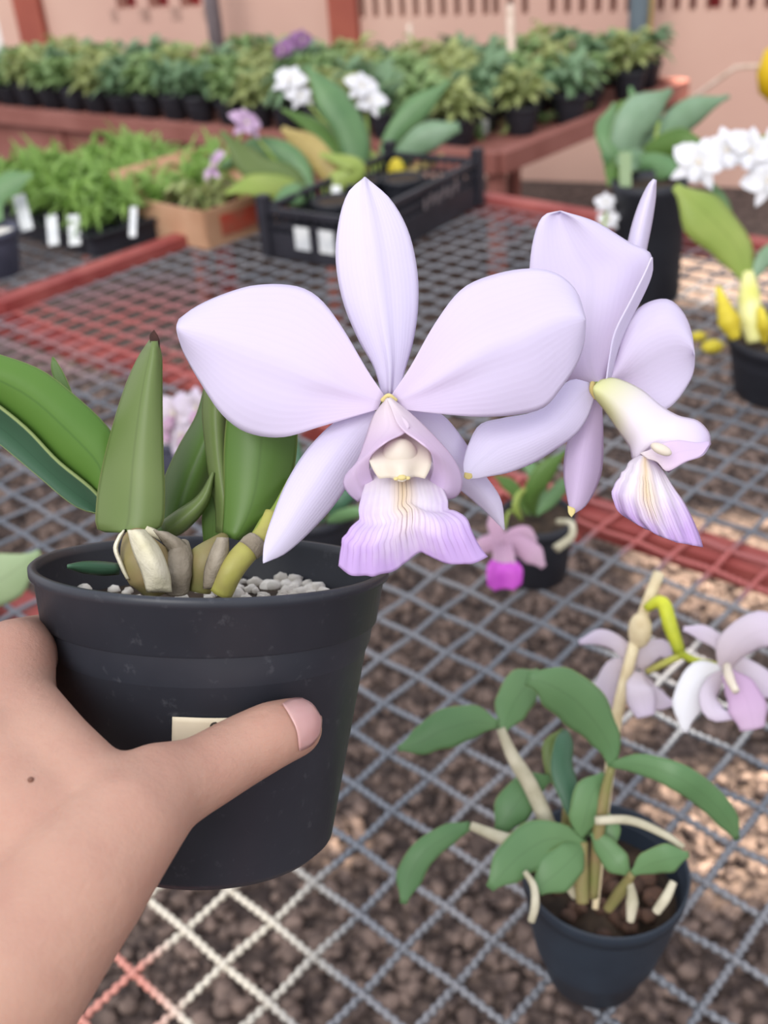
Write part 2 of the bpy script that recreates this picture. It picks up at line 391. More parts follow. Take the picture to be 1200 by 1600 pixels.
tag(g.build('gravel', 'stones'), 'loose brown gravel covering the ground under the benches', 'gravel', kind='stuff')
# back wall with a row of slots
wa = math.radians(24); WN = Vector((math.sin(wa), math.cos(wa), 0)); WD = Vector((math.cos(wa), -math.sin(wa), 0)); WC = 5.85
def wallhit(px, py):
    r = W(px, py, 1)-CAM; t = WC/(r.x*WN.x + r.y*WN.y); return CAM + r*t
def ws(px, py): return wallhit(px, py).dot(WD)
WO = WN*WC
def wbox(b, s0, s1, z0, z1, o0=0, o1=.12):
    b.box(WO + WD*(s0+s1)/2 + WN*(o0+o1)/2 + Vector((0, 0, (z0+z1)/2)), WD*(s1-s0)/2, WN*(o1-o0)/2, Vector((0, 0, (z1-z0)/2)))
SL = .85; w = MB(); wbox(w, -5, 5, 0, SL); wbox(w, -5, 5, 1.5, 2.2)
slots = []
for a, b_ in ((562, 768), (858, 1105), (1115, 1330)):
    s0, s1 = ws(a, 15), ws(b_, 15); nsl = int((s1-s0)/.078); slots += [(s0+i*.078, s0+i*.078+.032) for i in range(nsl+1)]
slots += [(ws(770, 15)+i*.078, ws(770, 15)+i*.078+.032) for i in range(3)]
for a in (182, 232, 282):
    s0 = ws(a, 8); slots.append((s0, s0+.14))
wbox(w, ws(170, 8), ws(330, 8), SL, .925); slots.sort(); prev = -5
for s0, s1 in slots:
    if s0 > prev+.01: wbox(w, prev, s0, SL, 1.5)
    prev = s1
wbox(w, prev, 5, SL, 1.5)
tag(w.build('wall_back', 'wall', smooth=False), kind='structure')
w = MB(); wbox(w, -5, 5, SL-.1, 1.6, .121, .14); tag(w.build('trim_1', 'slot', smooth=False), kind='structure')
for i, (a, b_) in enumerate(((33, 72), (519, 562))):
    w = MB(); wbox(w, ws(a, 30), ws(b_, 30), 0, 2.2, -.05, .0); tag(w.build('trim_%d' % (i+2), 'wall_col', smooth=False), kind='structure')
# side of the wall at the far left keeps going out of frame; steel posts
def post(name, px, wpx, lab, m, z1=2.2, off=.25, strip=None):
    r = W(px, 30, 1)-CAM; t = (WC-off)/(r.x*WN.x+r.y*WN.y); p = CAM+r*t; p.z = 0
    t_ = thing(name, lab, 'post', p); b = MB(); b.tube([p, p+Vector((0, 0, z1))], wpx*t/F/2, 16); b.build('pole', m, t_)
    b = MB(); b.box(p+Vector((0, 0, .005)), (.06, 0, 0), (0, .06, 0), (0, 0, .005)); b.build('base_plate', m, t_, smooth=False)
    if strip: b = MB(); b.tube([p+WD*.055+Vector((0, 0, .01)), p+WD*.055+Vector((0, 0, z1))], .012, 8); b.build('pipe', strip, t_)
post('steel_post', 334, 24, 'round grey steel post standing before the pink wall', 'pole')
post('steel_post', 998, 32, 'blue grey post with a thin yellow pipe beside it', 'pole_blue', strip='pole_yellow')

# ================================================================== NEAR BENCH
bench = thing('wire_bench', 'long plant bench with silver wire mesh top and red steel frame', 'bench', B(-5, -8, -BZ))
def wire_path(fix, var0, var1, alongJ):
    pts = []; rad = []; v = var0
    while v <= var1+1e-6:
        I, J = (fix, v) if alongJ else (v, fix)
        p = B(I, J); d = (p-CAM).length
        st = .05 if d < 1.3 else (.25 if d < 2.0 else 1.0)
        ph = v*2*math.pi*6; am = .0008 if st < .2 else 0
        zc = .0022*math.cos(math.pi*(I+J))*(1 if alongJ else -1) if st < 1 else 0
        lat = DI if alongJ else DJ
        pts.append(p + lat*am*math.sin(ph) + Vector((0, 0, zc*.6 + am*math.cos(ph)))); rad.append(.0032*(1+(.2*math.sin(ph*1.0+.8) if st < .2 else 0))); v = round(v+st, 3)
    return pts, rad
wm = MB()
I0, I1, J0, J1 = -26, 13, -39, 15
for I in range(I0, I1+1):
    wm.tube(*wire_path(I, J0, J1, True), 5)
for J in range(J0, J1+1):
    wm.tube(*wire_path(J, I0, I1, False), 5)
wm.build('wire_mesh', 'wire', bench)
def fbar(a, b_, w=.045, h=.03, z=-.02, m='frame', name='frame_bar', parent=None):
    b = MB(); b.bar(Vector(a)+Vector((0, 0, z)), Vector(b_)+Vector((0, 0, z)), w, h); o = b.build(name, m, parent or bench, smooth=False)
    md = o.modifiers.new('edge', 'BEVEL'); md.width = .003; md.segments = 2; return o
pa, pb = G(0, 489, BZ), G(1200, 871, BZ); dv = (pb-pa).normalized()
fbar(pa-dv*.7, pb+dv*.5, .05, .03, -.022)
fbar(B(-26.6, J0-.4), B(-26.6, J1+.3), .05, .05, -.01)
fbar(B(-26.3, -26.2), B(-4.6, -25.6), .045, .03, .012)
fbar(B(13.4, J0-.4), B(13.4, J1+.3), .05, .05, -.01)
fbar(B(-26.3, J0-.4), B(13.3, J0-.4), .045, .05, -.01)
fbar(B(-26.3, J1+.4), B(13.3, J1+.4), .045, .05, -.01)
rr = G(20, 930, BZ); fbar(rr-DJ*.55, rr+DJ*.12, .045, .03, -.022)
for I, J in ((-26, -38), (-26, -12), (-26, 14.5), (13, -38), (13, 14.5), (-5.6, -38.5)):
    b = MB(); p = B(I, J); b.box((p.x, p.y, (BZ-.035)/2), DI*.02, DJ*.02, (0, 0, (BZ-.036)/2)); b.build('leg', 'frame', bench, smooth=False)

# ================================================================== BACK BENCH
BZ2 = .75
C0 = G(780, 240, BZ2); dR = (G(1050, 133, BZ2)-C0).normalized(); dL = (G(0, 168, BZ2)-C0).normalized()
wid = 1.3; C1 = C0+dR*wid; C2 = C0+dL*3.1; 
bb = thing('back_bench', 'long low plant bench with brownish red frame and shade sheet before the pink wall', 'bench', (C0.x, C0.y, 0))
b = MB(); mid = C0+dL*1.55+dR*wid/2; b.box(mid-Vector((0, 0, .03)), dL*1.55, dR*wid/2, (0, 0, .012)); b.build('bench_top', 'frame_far', bb, smooth=False)
for a, c in ((C0, C1), (C0, C2), (C2, C2+dR*wid), (C1, C1+dL*3.1)):
    fbar(a, c, .05, .07, -.03, 'frame_far', 'rim_bar', bb)
for k in range(5):
    for q in (.03, wid-.03):
        p = C0+dL*(.03+.73*k)+dR*q; b = MB(); b.box((p.x, p.y, .34), dL*.022, dR*.022, (0, 0, .34)); b.build('leg', 'frame_far', bb, smooth=False)
b = MB(); p = C0+dL*1.9-dR*.0; b.box(C0+dL*1.95+dR*.03+Vector((0, 0, -.16)), dL*1.05, dR*.008, (0, 0, .1)); b.build('side_or_shade_panel', 'frame_far', bb, smooth=False)  # sheet added to stand for the shaded wall seen under the bench

def foliage(b, c, R, Hh, n, ll, lw, seed, up=.5):
    rnd = random.Random(seed)
    for i in range(n):
        a = rnd.uniform(0, 2*math.pi); rr = R*math.sqrt(rnd.random())*.75; base = Vector(c)+Vector((rr*math.cos(a)*.5, rr*math.sin(a)*.5, rnd.uniform(.15, .9)*Hh))
        d = Vector((math.cos(a), math.sin(a), rnd.uniform(-.2, up*2))).normalized(); L = ll*rnd.uniform(.6, 1.2)
        p0 = base; p1 = base+d*L*.5+Vector((0, 0, L*.12)); p2 = base+d*L+Vector((0, 0, -L*rnd.uniform(0, .35)))
        b.ribbon([p0, p1, p2], [lw*.3, lw, lw*.75, lw*.05], rnd.uniform(-.6, .6), .15, 5, 2, face=(0, 0, 1))
    for i in range(3):
        a = rnd.uniform(0, 6.28); b.tube([Vector(c), Vector(c)+Vector((.02*math.cos(a), .02*math.sin(a), Hh*.8))], .002, 5)
def pot_profile(r0, r1, h, th=.0025):    # radius top/bottom; profile from outside bottom to inner floor
    return [(0, 0), (r1*.96, 0), (r1, .003), (r0*.95, h*.82), (r0*.955, h*.83), (r0, h*.84), (r0+.001, h), (r0-th, h), (r0*.95-th, h*.6)]
protos = []
kinds = [('foliage', 'bushy green'), ('foliage_b', 'bluish green'), ('foliage_c', 'yellowish green')]
for v, (fm, word) in enumerate(kinds):
    root = thing('potted_seedling', None, None, (0, 0, 0)); b = MB(); b.lathe((0, 0, 0), (0, 0, 1), pot_profile(.062, .046, .105), 20); b.build('pot', 'pot_far', root)
    b = MB(); b.lathe((0, 0, .088), (0, 0, 1), [(0, 0), (.059, 0)], 16); b.build('potting_mix', 'bark', root)
    b = MB(); foliage(b, (0, 0, .09), .10, .13, 64, .085, .03, 40+v); b.build('foliage', fm, root, 0); protos.append(root)
rowname = ['front row', 'second row', 'third row', 'fourth row', 'fifth row', 'sixth row', 'last row']
used = [False]*3; nrow = 6
for r in range(nrow):
    for k in range(20):
        v = (r*5+k*7+(k*k) % 5) % 3
        q = .13+r*(wid*.93-.13)/(nrow-1); s = .085+.152*k + (.05 if r % 2 else 0)
        p = C0+dL*s+dR*q+Vector((random.uniform(-.008, .008), random.uniform(-.008, .008), -.017))
        if (k == 0 and r < 1) or k > (99, 99, 99, 11, 5, 3)[r]: continue
        if not used[v]: o = protos[v]; used[v] = True
        else: o = copy_tree(protos[v])
        o.location = p; o.rotation_euler = (0, 0, random.uniform(0, 6.28)); sc = random.uniform(1.0, 1.14); o.scale = (sc, sc, random.uniform(.82, 1.02))
        tag(o, 'black nursery pot with %s seedlings, %s of the back bench' % (kinds[v][1], rowname[r]), 'potted plant', '%s seedlings in the %s of the back bench' % (kinds[v][1], rowname[r]))
# weeds creeping along the front edge, stake and markers on the back bench
for i, (x, y) in enumerate(((640, 218), (700, 222), (745, 222), (800, 214), (850, 200), (905, 186))):
    p = G(x, y-6, BZ2-.017); t_ = thing('weed', 'low green weed sprouting at the front corner of the back bench', 'weed', p, 'weeds on the back bench edge')
    b = MB(); foliage(b, p, .05, .03, 22, .05, .014, 90+i); b.build('foliage', 'foliage_c' if i % 2 else 'foliage', t_)
def stake(px, y0, y1, d, wpx, lab, m, name='stake'):
    """vertical stick whose top shows at y0 and that stands on the back bench"""
    p = G(px, y1, BZ2-.017); t = W(px, y0, (p-CAM).dot(FW)); o = thing(name, lab, 'stake', p); b = MB()
    b.tube([p, p+(t-p)*.5+Vector((.004, 0, 0)), t], [wpx*d/F/2*.8, wpx*d/F/2, wpx*d/F/2*.75], 8, True, 8); b.build('stick', m, o); return o
stake(797, 8, 165, 3.9, 17, 'tall pale wooden stake rising from the seedlings', 'stake_pale')
stake(640, 38, 150, 4.3, 12, 'shorter pale stake among the seedlings on back bench', 'stake_pale')
for x, y in ((758, 205),):
    p = G(x, y+4, BZ2-.017); o = thing('plant_marker', 'small white plastic plant marker at the corner of back bench', 'marker', p); b = MB()
    b.box(p+Vector((0, 0, .035)), (.012, 0, 0), (0, .001, 0), (0, 0, .035)); b.build('tag', 'white', o, smooth=False)

# ------------------------------------------------------------------ generic orchid bloom
def bloom(parent, c, R, m='whitebloom', lipm='white', face=None, rot=0, name='petal'):
    """five petals and a lip around c, facing 'face'"""
    c = Vector(c); f = (Vector(face) if face else -FW).normalized(); a = f.orthogonal(); a = (UV - f*UV.dot(f)).normalized(); s = a.cross(f)
    def dr(an): return a*math.cos(an)+s*math.sin(an)
    for an, wd, ln, nm, off in ((0, .5, 1, 'sepal', 0), (2.3, .45, .95, 'sepal', 0), (-2.3, .45, .95, 'sepal', 0), (1.15, .85, 1.0, 'petal', .02), (-1.15, .85, 1.0, 'petal', .02)):
        d = dr(an+rot); b = MB(); o = c+f*R*off
        b.ribbon([o, o+d*R*ln*.5+f*R*.08, o+d*R*ln-f*R*.1], [R*wd*.3, R*wd*.9, R*wd, R*wd*.65, R*.02], 0, .12, 10, 6, face=f); b.build(nm, m, parent, .0006)
    d = dr(math.pi+rot); b = MB(); b.ribbon([c+f*R*.1, c+f*R*.4+d*R*.3, c+f*R*.35+d*R*.7], [R*.25, R*.4, R*.6, R*.3], 0, -.35, 10, 6, face=f); b.build('lip', lipm, parent, .0006)
    b = MB(); b.ell(c+f*R*.14, R*.09, R*.09, R*.16); b.build('column', 'cream', parent)
def pot_at(root, base, r0, r1, h, m='pot_far', up=(0, 0, 1), soil='bark', fill=.86, seg=40):
    up = Vector(up).normalized(); b = MB(); b.lathe(base, up, pot_profile(r0, r1, h), seg); b.build('pot', m, root)
    b = MB(); rs = r0*.93
    b.lathe(Vector(base)+up*h*fill, up, [(0, .003), (rs*.5, .004), (rs, 0)], seg); b.build('potting_mix', soil, root)

# ================================================================== FAR LEFT: seedling tray, grey pot
tc0 = G(150, 402, BZ+.004); tL = Vector((-.72, .69, 0)).normalized(); tR = Vector((.75, .66, 0)).normalized()
TW, TL = .5, .57
tray = thing('seed_tray', 'shallow black plastic tray under the green seedlings at left', 'tray', tc0+tL*TL/2+tR*TW/2)
b = MB(); cn = tc0+tL*TL/2+tR*TW/2
b.box(cn+Vector((0, 0, .003)), tL*TL/2, tR*TW/2, (0, 0, .003)); b.build('tray_floor', 'crate', tray, smooth=False)
b = MB()
for s_ in (-1, 1):
    b.box(cn+tR*TW/2*s_+Vector((0, 0, .025)), tL*(TL/2), tR*.003, (0, 0, .022)); b.box(cn+tR*(TW/2+.006)*s_+Vector((0, 0, .047)), tL*(TL/2+.01), tR*.01, (0, 0, .002))
    b.box(cn+tL*TL/2*s_+Vector((0, 0, .025)), tL*.003, tR*(TW/2), (0, 0, .022)); b.box(cn+tL*(TL/2+.006)*s_+Vector((0, 0, .047)), tL*.01, tR*(TW/2+.01), (0, 0, .002))
b.build('tray_wall', 'crate', tray, smooth=False)
sp_ = thing('seedling', 'fresh green seedling with narrow leaves in black cell of tray', 'seedling', (0, 0, 0), 'seedlings in the left tray')
b = MB(); b.lathe((0, 0, 0), (0, 0, 1), pot_profile(.034, .026, .04, .0015), 12); b.build('cell_pot', 'pot_far', sp_)
b = MB(); foliage(b, (0, 0, .035), .05, .07, 46, .065, .013, 77, .8); b.build('foliage', 'foliage_tray', sp_)
first = True
for i in range(7):
    for j in range(6):
        o = sp_ if first else copy_tree(sp_); first = False
        o.location = tc0+tL*(.045+.078*i)+tR*(.048+.08*j)+Vector((0, 0, .0065)); o.rotation_euler = (0, 0, random.uniform(0, 6.28)); sc = random.uniform(.9, 1.25); o.scale = (1, 1, sc)
for i, (x, y, w_, lean) in enumerate(((36, 335, 13, -14), (82, 358, 11, -4), (116, 358, 12, -3), (208, 345, 7, 2))):
    d = 2.35; words = ['tall white plant marker leaning at the left of tray', 'narrow white plant marker second from left in tray', 'broad white plant marker at front corner of tray', 'thin white plant marker at right end of tray'][i]
    lo_ = W(x-lean*.5, y+25, d); hi_ = W(x+lean*.5, y-22-(8 if i == 0 else 0), d+.015)
    o = thing('plant_marker', words, 'marker', lo_); b = MB(); b.bar(lo_, hi_, w_*d/F*1.5, .0015, FW); b.build('tag', 'white', o, smooth=False)
gp = G(0, 428, BZ+.003); o = thing('potted_orchid', 'greyish translucent pot with one long leaf at the left edge', 'potted plant', gp)
pot_at(o, gp, .062, .045, .10, 'pot_grey', soil='perlite')
b = MB(); pr(b, [(0, 345, 2.3, 10), (-10, 310, 2.3, 34), (10, 288, 2.3, 40), (50, 272, 2.3, 8)]); b.build('leaf', 'leaf_soft', o)
b = MB(); pr(b, [(-5, 345, 2.3, 10), (-40, 300, 2.3, 34), (-70, 270, 2.3, 30), (-90, 250, 2.3, 6)]); b.build('leaf', 'leaf_soft', o)

# cardboard box
bc = G(326, 390, BZ+.004); bL, bR = Vector((-.74, .67, 0)), Vector((.70, .71, 0)); bL.normalize(); bR.normalize()
bx = thing('cardboard_box', 'open brown cardboard box with faded red print beside the black crate', 'box', bc+bL*.12+bR*.1)
def panel(root, c, a, bb_, n_, m='card', name='side_or_shade_panel', th=.003):
    b = MB(); b.box(c, a, bb_, n_*th); return b.build(name, m, root, smooth=False)
BW, BD, BH = .25, .22, .085; UPZ = Vector((0, 0, 1))
panel(bx, bc+bL*BW/2+bR*BD/2+UPZ*.003, bL*BW/2, bR*BD/2, UPZ, name='bottom')
panel(bx, bc+bL*BW/2+UPZ*BH/2, bL*BW/2, UPZ*BH/2, bR); panel(bx, bc+bL*BW/2+bR*BD+UPZ*BH/2, bL*BW/2, UPZ*BH/2, bR)
panel(bx, bc+bR*BD/2+UPZ*BH/2, bR*BD/2, UPZ*BH/2, bL); panel(bx, bc+bL*BW+bR*BD/2+UPZ*BH/2, bR*BD/2, UPZ*BH/2, bL)
f1_ = (bL*.3+UPZ*.25).normalized(); panel(bx, bc+bL*BW+bR*BD/2+UPZ*BH+f1_*.04, bR*BD/2, f1_*.04, bR.cross(f1_), name='flap')
f1_ = (bR*.9+UPZ*.35).normalized(); panel(bx, bc+bL*BW/2+bR*BD+UPZ*BH+f1_*.045, bL*BW/2, f1_*.045, bL.cross(f1_), name='flap')
panel(bx, bc+bR*BD*.52-bL*.0042+UPZ*BH*.5, bR*BD*.33, UPZ*BH*.28, bL, 'redprint', 'printed_patch', .0006)
# dried leaves in the box
b = MB(); foliage(b, bc+bL*BW/2+bR*BD/2+UPZ*.01, .13, .10, 34, .08, .02, 5, .4); o = thing('seedling_clump', 'clump of yellowish green seedlings inside the cardboard box', 'seedling', bc+bL*BW/2+bR*BD/2+UPZ*.007); b.build('foliage', 'foliage_c', o)

# ================================================================== BLACK CRATE
k0 = G(566, 424, BZ+.004); kl = (G(432, 397, BZ+.004)-k0); kr = (G(747, 322, BZ+.004)-k0)
KL, KR = kl.length, kr.length; kr.normalize(); kl = Vector((-kr.y, kr.x, 0)) ; kl = kl if kl.x < 0 else -kl; KH = .115
cr_ = thing('plastic_crate', 'black ventilated plastic crate holding pots of orchids', 'crate', k0+kl*KL/2+kr*KR/2)
def kp(a, c, z): return k0+kl*a*KL+kr*c*KR+UPZ*z
b = MB(); b.box(kp(.5, .5, .004), kl*KL/2, kr*KR/2, UPZ*.004); b.build('crate_floor', 'crate', cr_, smooth=False)
for (a0, c0, a1, c1) in ((0, 0, 1, 0), (0, 0, 0, 1), (1, 0, 1, 1), (0, 1, 1, 1)):
    b = MB(); A, D_ = kp(a0, c0, 0), kp(a1, c1, 0)
    b.bar(A+UPZ*.03, D_+UPZ*.03, .005, .052); b.bar(A+UPZ*(KH-.012), D_+UPZ*(KH-.012), .012, .012); b.bar(A+UPZ*(KH-.042), D_+UPZ*(KH-.042), .005, .008)
    n_ = int((D_-A).length/.022)
    for i in range(n_+1):
        p = A+(D_-A)*i/n_; b.bar(p+UPZ*.05, p+UPZ*(KH-.012), .006, .004, (D_-A).normalized())
    b.build('lattice_side', 'crate', cr_, smooth=False)
for a0, c0 in ((0, 0), (1, 0), (0, 1), (1, 1)):
    b = MB(); p = kp(a0, c0, 0); b.box(p+UPZ*(KH+.014)/2+UPZ*.004, kl*.012, kr*.012, UPZ*(KH+.014)/2); b.build('corner_post', 'crate', cr_, smooth=False)
for t in (.34, .60):
    b = MB(); b.box(kp(t, 0, .052)-kr*.0035, kl*.019, UPZ*.024, kr*.0008); b.build('label_plate', 'white', cr_, smooth=False)
for i in range(6):     # worn raised white strokes on the right long side
    b = MB(); b.box(kp(0, .50+.055*i, .072+.004*(i % 2))-kl*.0066, kr*.006, UPZ*.011, kl*.0006); b.build('raised_mark', 'pole', cr_, smooth=False)

def orchid_in_crate(x, y, lab):
    p = kp(x, y, .0085); o = thing('potted_orchid', lab, 'potted plant', p); pot_at(o, p, .05, .04, .085, fill=.9); return o
oA = orchid_in_crate(.68, .30, 'crate orchid with drooping leaves and a lilac bloom at left')
D = 2.42
for pts, m_, tw in (
        ([(490, 325, D, 14), (450, 280, D-.03, 60), (400, 258, D-.06, 50), (345, 205, D-.08, 8)], 'leaf_olive', .3),
        ([(492, 325, D, 14), (450, 250, D, 46), (400, 238, D, 46), (345, 262, D, 10)], 'leaf_soft', -.3),
        ([(490, 325, D, 14), (455, 295, D-.05, 55), (400, 285, D-.1, 50), (352, 300, D-.12, 10)], 'leaf_yellow', .4),
        ([(500, 325, D, 14), (520, 285, D, 40), (500, 250, D, 46), (440, 200, D+.05, 10)], 'leaf_dry', -.3),
        ([(500, 320, D, 14), (520, 290, D-.02, 34), (560, 262, D-.03, 30), (500, 240, D-.03, 8)], 'leaf_yellow', .2),
        ([(495, 325, D, 14), (470, 300, D-.1, 40), (450, 305, D-.12, 40), (425, 322, D-.14, 8)], 'leaf_soft', .2)):
    b = MB(); pr(b, pts, tw, .15); b.build('leaf', m_, o := oA, .0008)
b = MB(); ptube(b, [(490, 322, D, 5), (430, 250, D-.02, 5), (388, 200, D-.05, 4)]); b.build('flower_stem', 'stem_green', oA)
bloom(oA, W(384, 195, D-.06), .045, 'lilac', 'lilac', -FW+RV*.7+UV*.3)
oL = thing('fallen_bloom', 'lilac bloom resting above the cardboard box', 'flower', W(336, 262, D-.07)); bloom(oL, W(336, 262, D-.07), .05, 'lilac', 'lilac', -FW*.5-RV*.9+UV*.2)
b = MB(); ptube(b, [(336, 262, D-.06, 5), (372, 290, D-.03, 5), (380, 330, D, 4)]); b.build('flower_stem', 'stem_green', oL)
oB = orchid_in_crate(.5, .72, 'crate orchid with upright strap leaves and yellow sheath at right'); D2 = 2.62
for pts, m_, tw in (
        ([(612, 290, D2, 14), (606, 230, D2, 26), (640, 180, D2-.02, 42), (702, 128, D2-.03, 8)], 'leaf_soft', .1),
        ([(612, 290, D2, 12), (625, 250, D2-.05, 34), (665, 215, D2-.08, 46), (718, 198, D2-.1, 16)], 'leaf_grey', .2),
        ([(615, 292, D2-.03, 12), (640, 272, D2-.06, 20), (665, 256, D2-.08, 18), (692, 242, D2-.1, 6)], 'leaf_dry', 0)):
    b = MB(); pr(b, pts, tw, .15); b.build('leaf', m_, oB, .0008)
b = MB(); b.ell(W(620, 270, D2-.08), .022, .022, .035); b.build('sheath', 'yellow', oB)
b = MB(); ptube(b, [(605, 300, D2, 12), (606, 262, D2, 22), (610, 235, D2, 8)]); b.build('pseudobulb', 'bulb_green', oB)
oC = orchid_in_crate(.85, .62, 'crate orchid with one tall broad leaf and two white blooms'); D3 = 2.6
for pts, m_, tw in (
        ([(560, 290, D3, 20), (552, 210, D3-.02, 52), (520, 155, D3-.03, 54), (478, 103, D3-.02, 8)], 'leaf_soft', .1),
        ([(560, 290, D3, 12), (530, 240, D3, 30), (500, 200, D3+.02, 30), (440, 170, D3+.05, 6)], 'leaf_mid', .3),
        ([(560, 290, D3, 12), (590, 260, D3, 24), (560, 235, D3+.02, 26), (470, 235, D3, 6)], 'leaf_yellow', .2)):
    b = MB(); pr(b, pts, tw, .15); b.build('leaf', m_, oC, .0008)
b = MB(); ptube(b, [(560, 290, D3, 6), (530, 220, D3+.05, 5), (470, 150, D3+.08, 4)]); b.build('flower_stem', 'stem_green', oC)
b = MB(); ptube(b, [(560, 290, D3, 6), (575, 220, D3+.05, 5), (570, 160, D3+.08, 4)]); b.build('flower_stem', 'stem_green', oC)
for x, y, r_ in ((452, 128, .05), (468, 152, .04), (565, 138, .05), (578, 160, .048)): bloom(oC, W(x, y, D3+.07), r_, 'whitebloom', 'whitebloom', -FW+RV*random.uniform(-.4, .4)+UV*.2, random.uniform(-.5, .5))
for x, y, lab in ((525, 295, 'white plant marker upright inside the black crate'),):
    o = thing('plant_marker', lab, 'marker', W(x, 335, 2.35)); b = MB(); b.bar(W(x, 335, 2.35), W(x, 290, 2.35), .02, .0015, FW); b.build('tag', 'white', o, smooth=False)
pm = G(455, 75, BZ2+.1); pm = W(456, 72, 4.4); o = thing('purple_orchid', 'purple bloom cluster rising above the back bench seedlings', 'flower', G(456, 130, BZ2-.017))
b = MB(); b.tube([G(456, 130, BZ2-.017), pm], .004, 6); b.build('flower_stem', 'stem_green', o)
M['purple'] = petal_mat('soft purple bloom', (150, 104, 150), (164, 120, 168), (170, 130, 176), .3)
for dx, dy in ((0, 0), (-14, 8), (16, -8)): bloom(o, W(456+dx, 72+dy, 4.38), .055, 'purple', 'purple', -FW+RV*dx*.03)

# ================================================================== RIGHT: tall black pot
base = G(1010, 462, BZ+.003); o = thing('potted_plant', 'tall black plastic pot with dark broad leaved plant at right', 'potted plant', base)
b = MB(); b.lathe(base, (-.03, .02, 1), [(0, 0), (.056, 0), (.058, .004), (.063, .194), (.066, .197), (.066, .212), (.061, .212), (.058, .17)], 36); b.build('pot', 'pot_far', o)
b = MB(); b.lathe(base+Vector((-.006, .004, .196)), (0, 0, 1), [(0, 0), (.06, 0)], 24); b.build('potting_mix', 'bark', o)
D = 1.98
for pts, m_ in (
        ([(1000, 285, D, 10), (985, 235, D-.03, 60), (995, 190, D-.05, 64), (1050, 140, D-.03, 10)], 'leaf_grey'),
        ([(1005, 285, D, 10), (1040, 215, D, 50), (1080, 175, D, 46), (1140, 150, D, 6)], 'leaf_grey'),
        ([(1000, 285, D, 10), (970, 240, D-.03, 46), (955, 210, D-.03, 46), (960, 160, D, 6)], 'leaf_soft'),
        ([(1005, 285, D, 10), (1040, 240, D-.06, 60), (1070, 225, D-.09, 56), (1105, 225, D-.1, 8)], 'leaf_mid'),
        ([(1000, 290, D, 10), (970, 265, D-.06, 40), (955, 255, D-.08, 40), (940, 240, D-.1, 6)], 'leaf_soft'),
        ([(1005, 285, D+.03, 10), (1010, 220, D+.05, 60), (1000, 180, D+.06, 60), (985, 135, D+.06, 6)], 'leaf_soft'),
        ([(990, 290, D-.03, 10), (975, 262, D-.08, 44), (962, 268, D-.1, 40), (950, 290, D-.11, 6)], 'leaf_mid'),
        ([(1005, 288, D-.03, 10), (1002, 255, D-.07, 50), (985, 250, D-.1, 44), (975, 275, D-.12, 8)], 'leaf_grey'),
        ([(1010, 285, D, 10), (1050, 262, D-.02, 46), (1080, 262, D-.04, 40), (1100, 280, D-.05, 6)], 'leaf_soft'),
        ([(1000, 285, D, 10), (960, 220, D+.05, 46), (970, 175, D+.06, 46), (1000, 150, D+.06, 6)], 'leaf_mid'),
        ([(1002, 285, D-.04, 10), (1015, 262, D-.08, 46), (1040, 262, D-.1, 40), (1060, 272, D-.12, 8)], 'leaf_soft')):
    b = MB(); pr(b, pts, .2, .18); b.build('leaf', m_, o, .0008)
b = MB(); ptube(b, [(1005, 290, D, 7), (1018, 240, D-.04, 6), (1030, 190, D-.05, 5)]); b.build('stem', 'stem_green', o)
o = thing('plant_marker', 'pale green plant marker standing in the tall black pot', 'marker', W(977, 290, 1.86)); b = MB(); b.bar(W(977, 292, 1.86), W(977, 238, 1.86), .021, .002, FW); b.build('tag', 'leaf_pale', o, smooth=False)
o = thing('white_orchid', 'white blooms on a short stem in front of the tall black pot', 'flower', G(930, 470, BZ+.003)); b = MB(); b.tube([G(930, 470, BZ+.003), W(940, 380, 1.86), W(948, 325, 1.86)], .003, 6, True, 8); b.build('flower_stem', 'stem_green', o)
for x, y in ((946, 318), (951, 345)): bloom(o, W(x, y, 1.86), .022, 'whitebloom', 'whitebloom', -FW-RV*.3)

# ------------------------------------------------------------------ right orchid with white spray
base = G(1222, 612, BZ+.003); o = thing('potted_orchid', 'black pot with tall yellow green leaf, cream bulb and white spray at right edge', 'potted plant', base)
pot_at(o, base, .088, .07, .095, 'pot_far', soil='bark', fill=.93)
D = 1.50
b = MB(); pr(b, [(1172, 445, D, 20), (1150, 385, D-.01, 66), (1100, 330, D-.02, 82), (1055, 290, D-.02, 14)], .1, .16); b.build('leaf', 'leaf_yellow', o, .0012)
b = MB(); pr(b, [(1165, 430, D+.03, 10), (1130, 360, D+.05, 50), (1125, 310, D+.06, 44), (1110, 285, D+.06, 10)], .1, .16); b.build('leaf', 'leaf_soft', o, .0012)
b = MB(); pr(b, [(1175, 440, D, 10), (1200, 400, D, 30), (1240, 385, D, 36), (1290, 370, D, 8)], .1, .16); b.build('leaf', 'leaf_grey', o, .0012)
b = MB(); ptube(b, [(1178, 535, D, 20), (1172, 490, D, 38), (1170, 450, D, 34), (1168, 425, D, 18)], 12); b.build('pseudobulb', 'bulb_cream', o)
b = MB(); ptube(b, [(1150, 530, D-.02, 14), (1135, 490, D-.02, 36), (1125, 460, D-.02, 20), (1122, 448, D-.02, 8)], 12); b.build('pseudobulb', 'yellow', o)
b = MB(); ptube(b, [(1195, 535, D, 10), (1192, 500, D-.02, 22), (1188, 480, D-.02, 10)], 10); b.build('pseudobulb', 'yellow', o)
b = MB(); b.tube([W(1190, 520, D), W(1260, 400, D+.03), W(1290, 280, D+.05), W(1230, 215, D+.06), W(1150, 225, D+.04), W(1090, 245, D+.03)], .0028, 7, True, 30); b.build('flower_stem', 'stem_green', o)
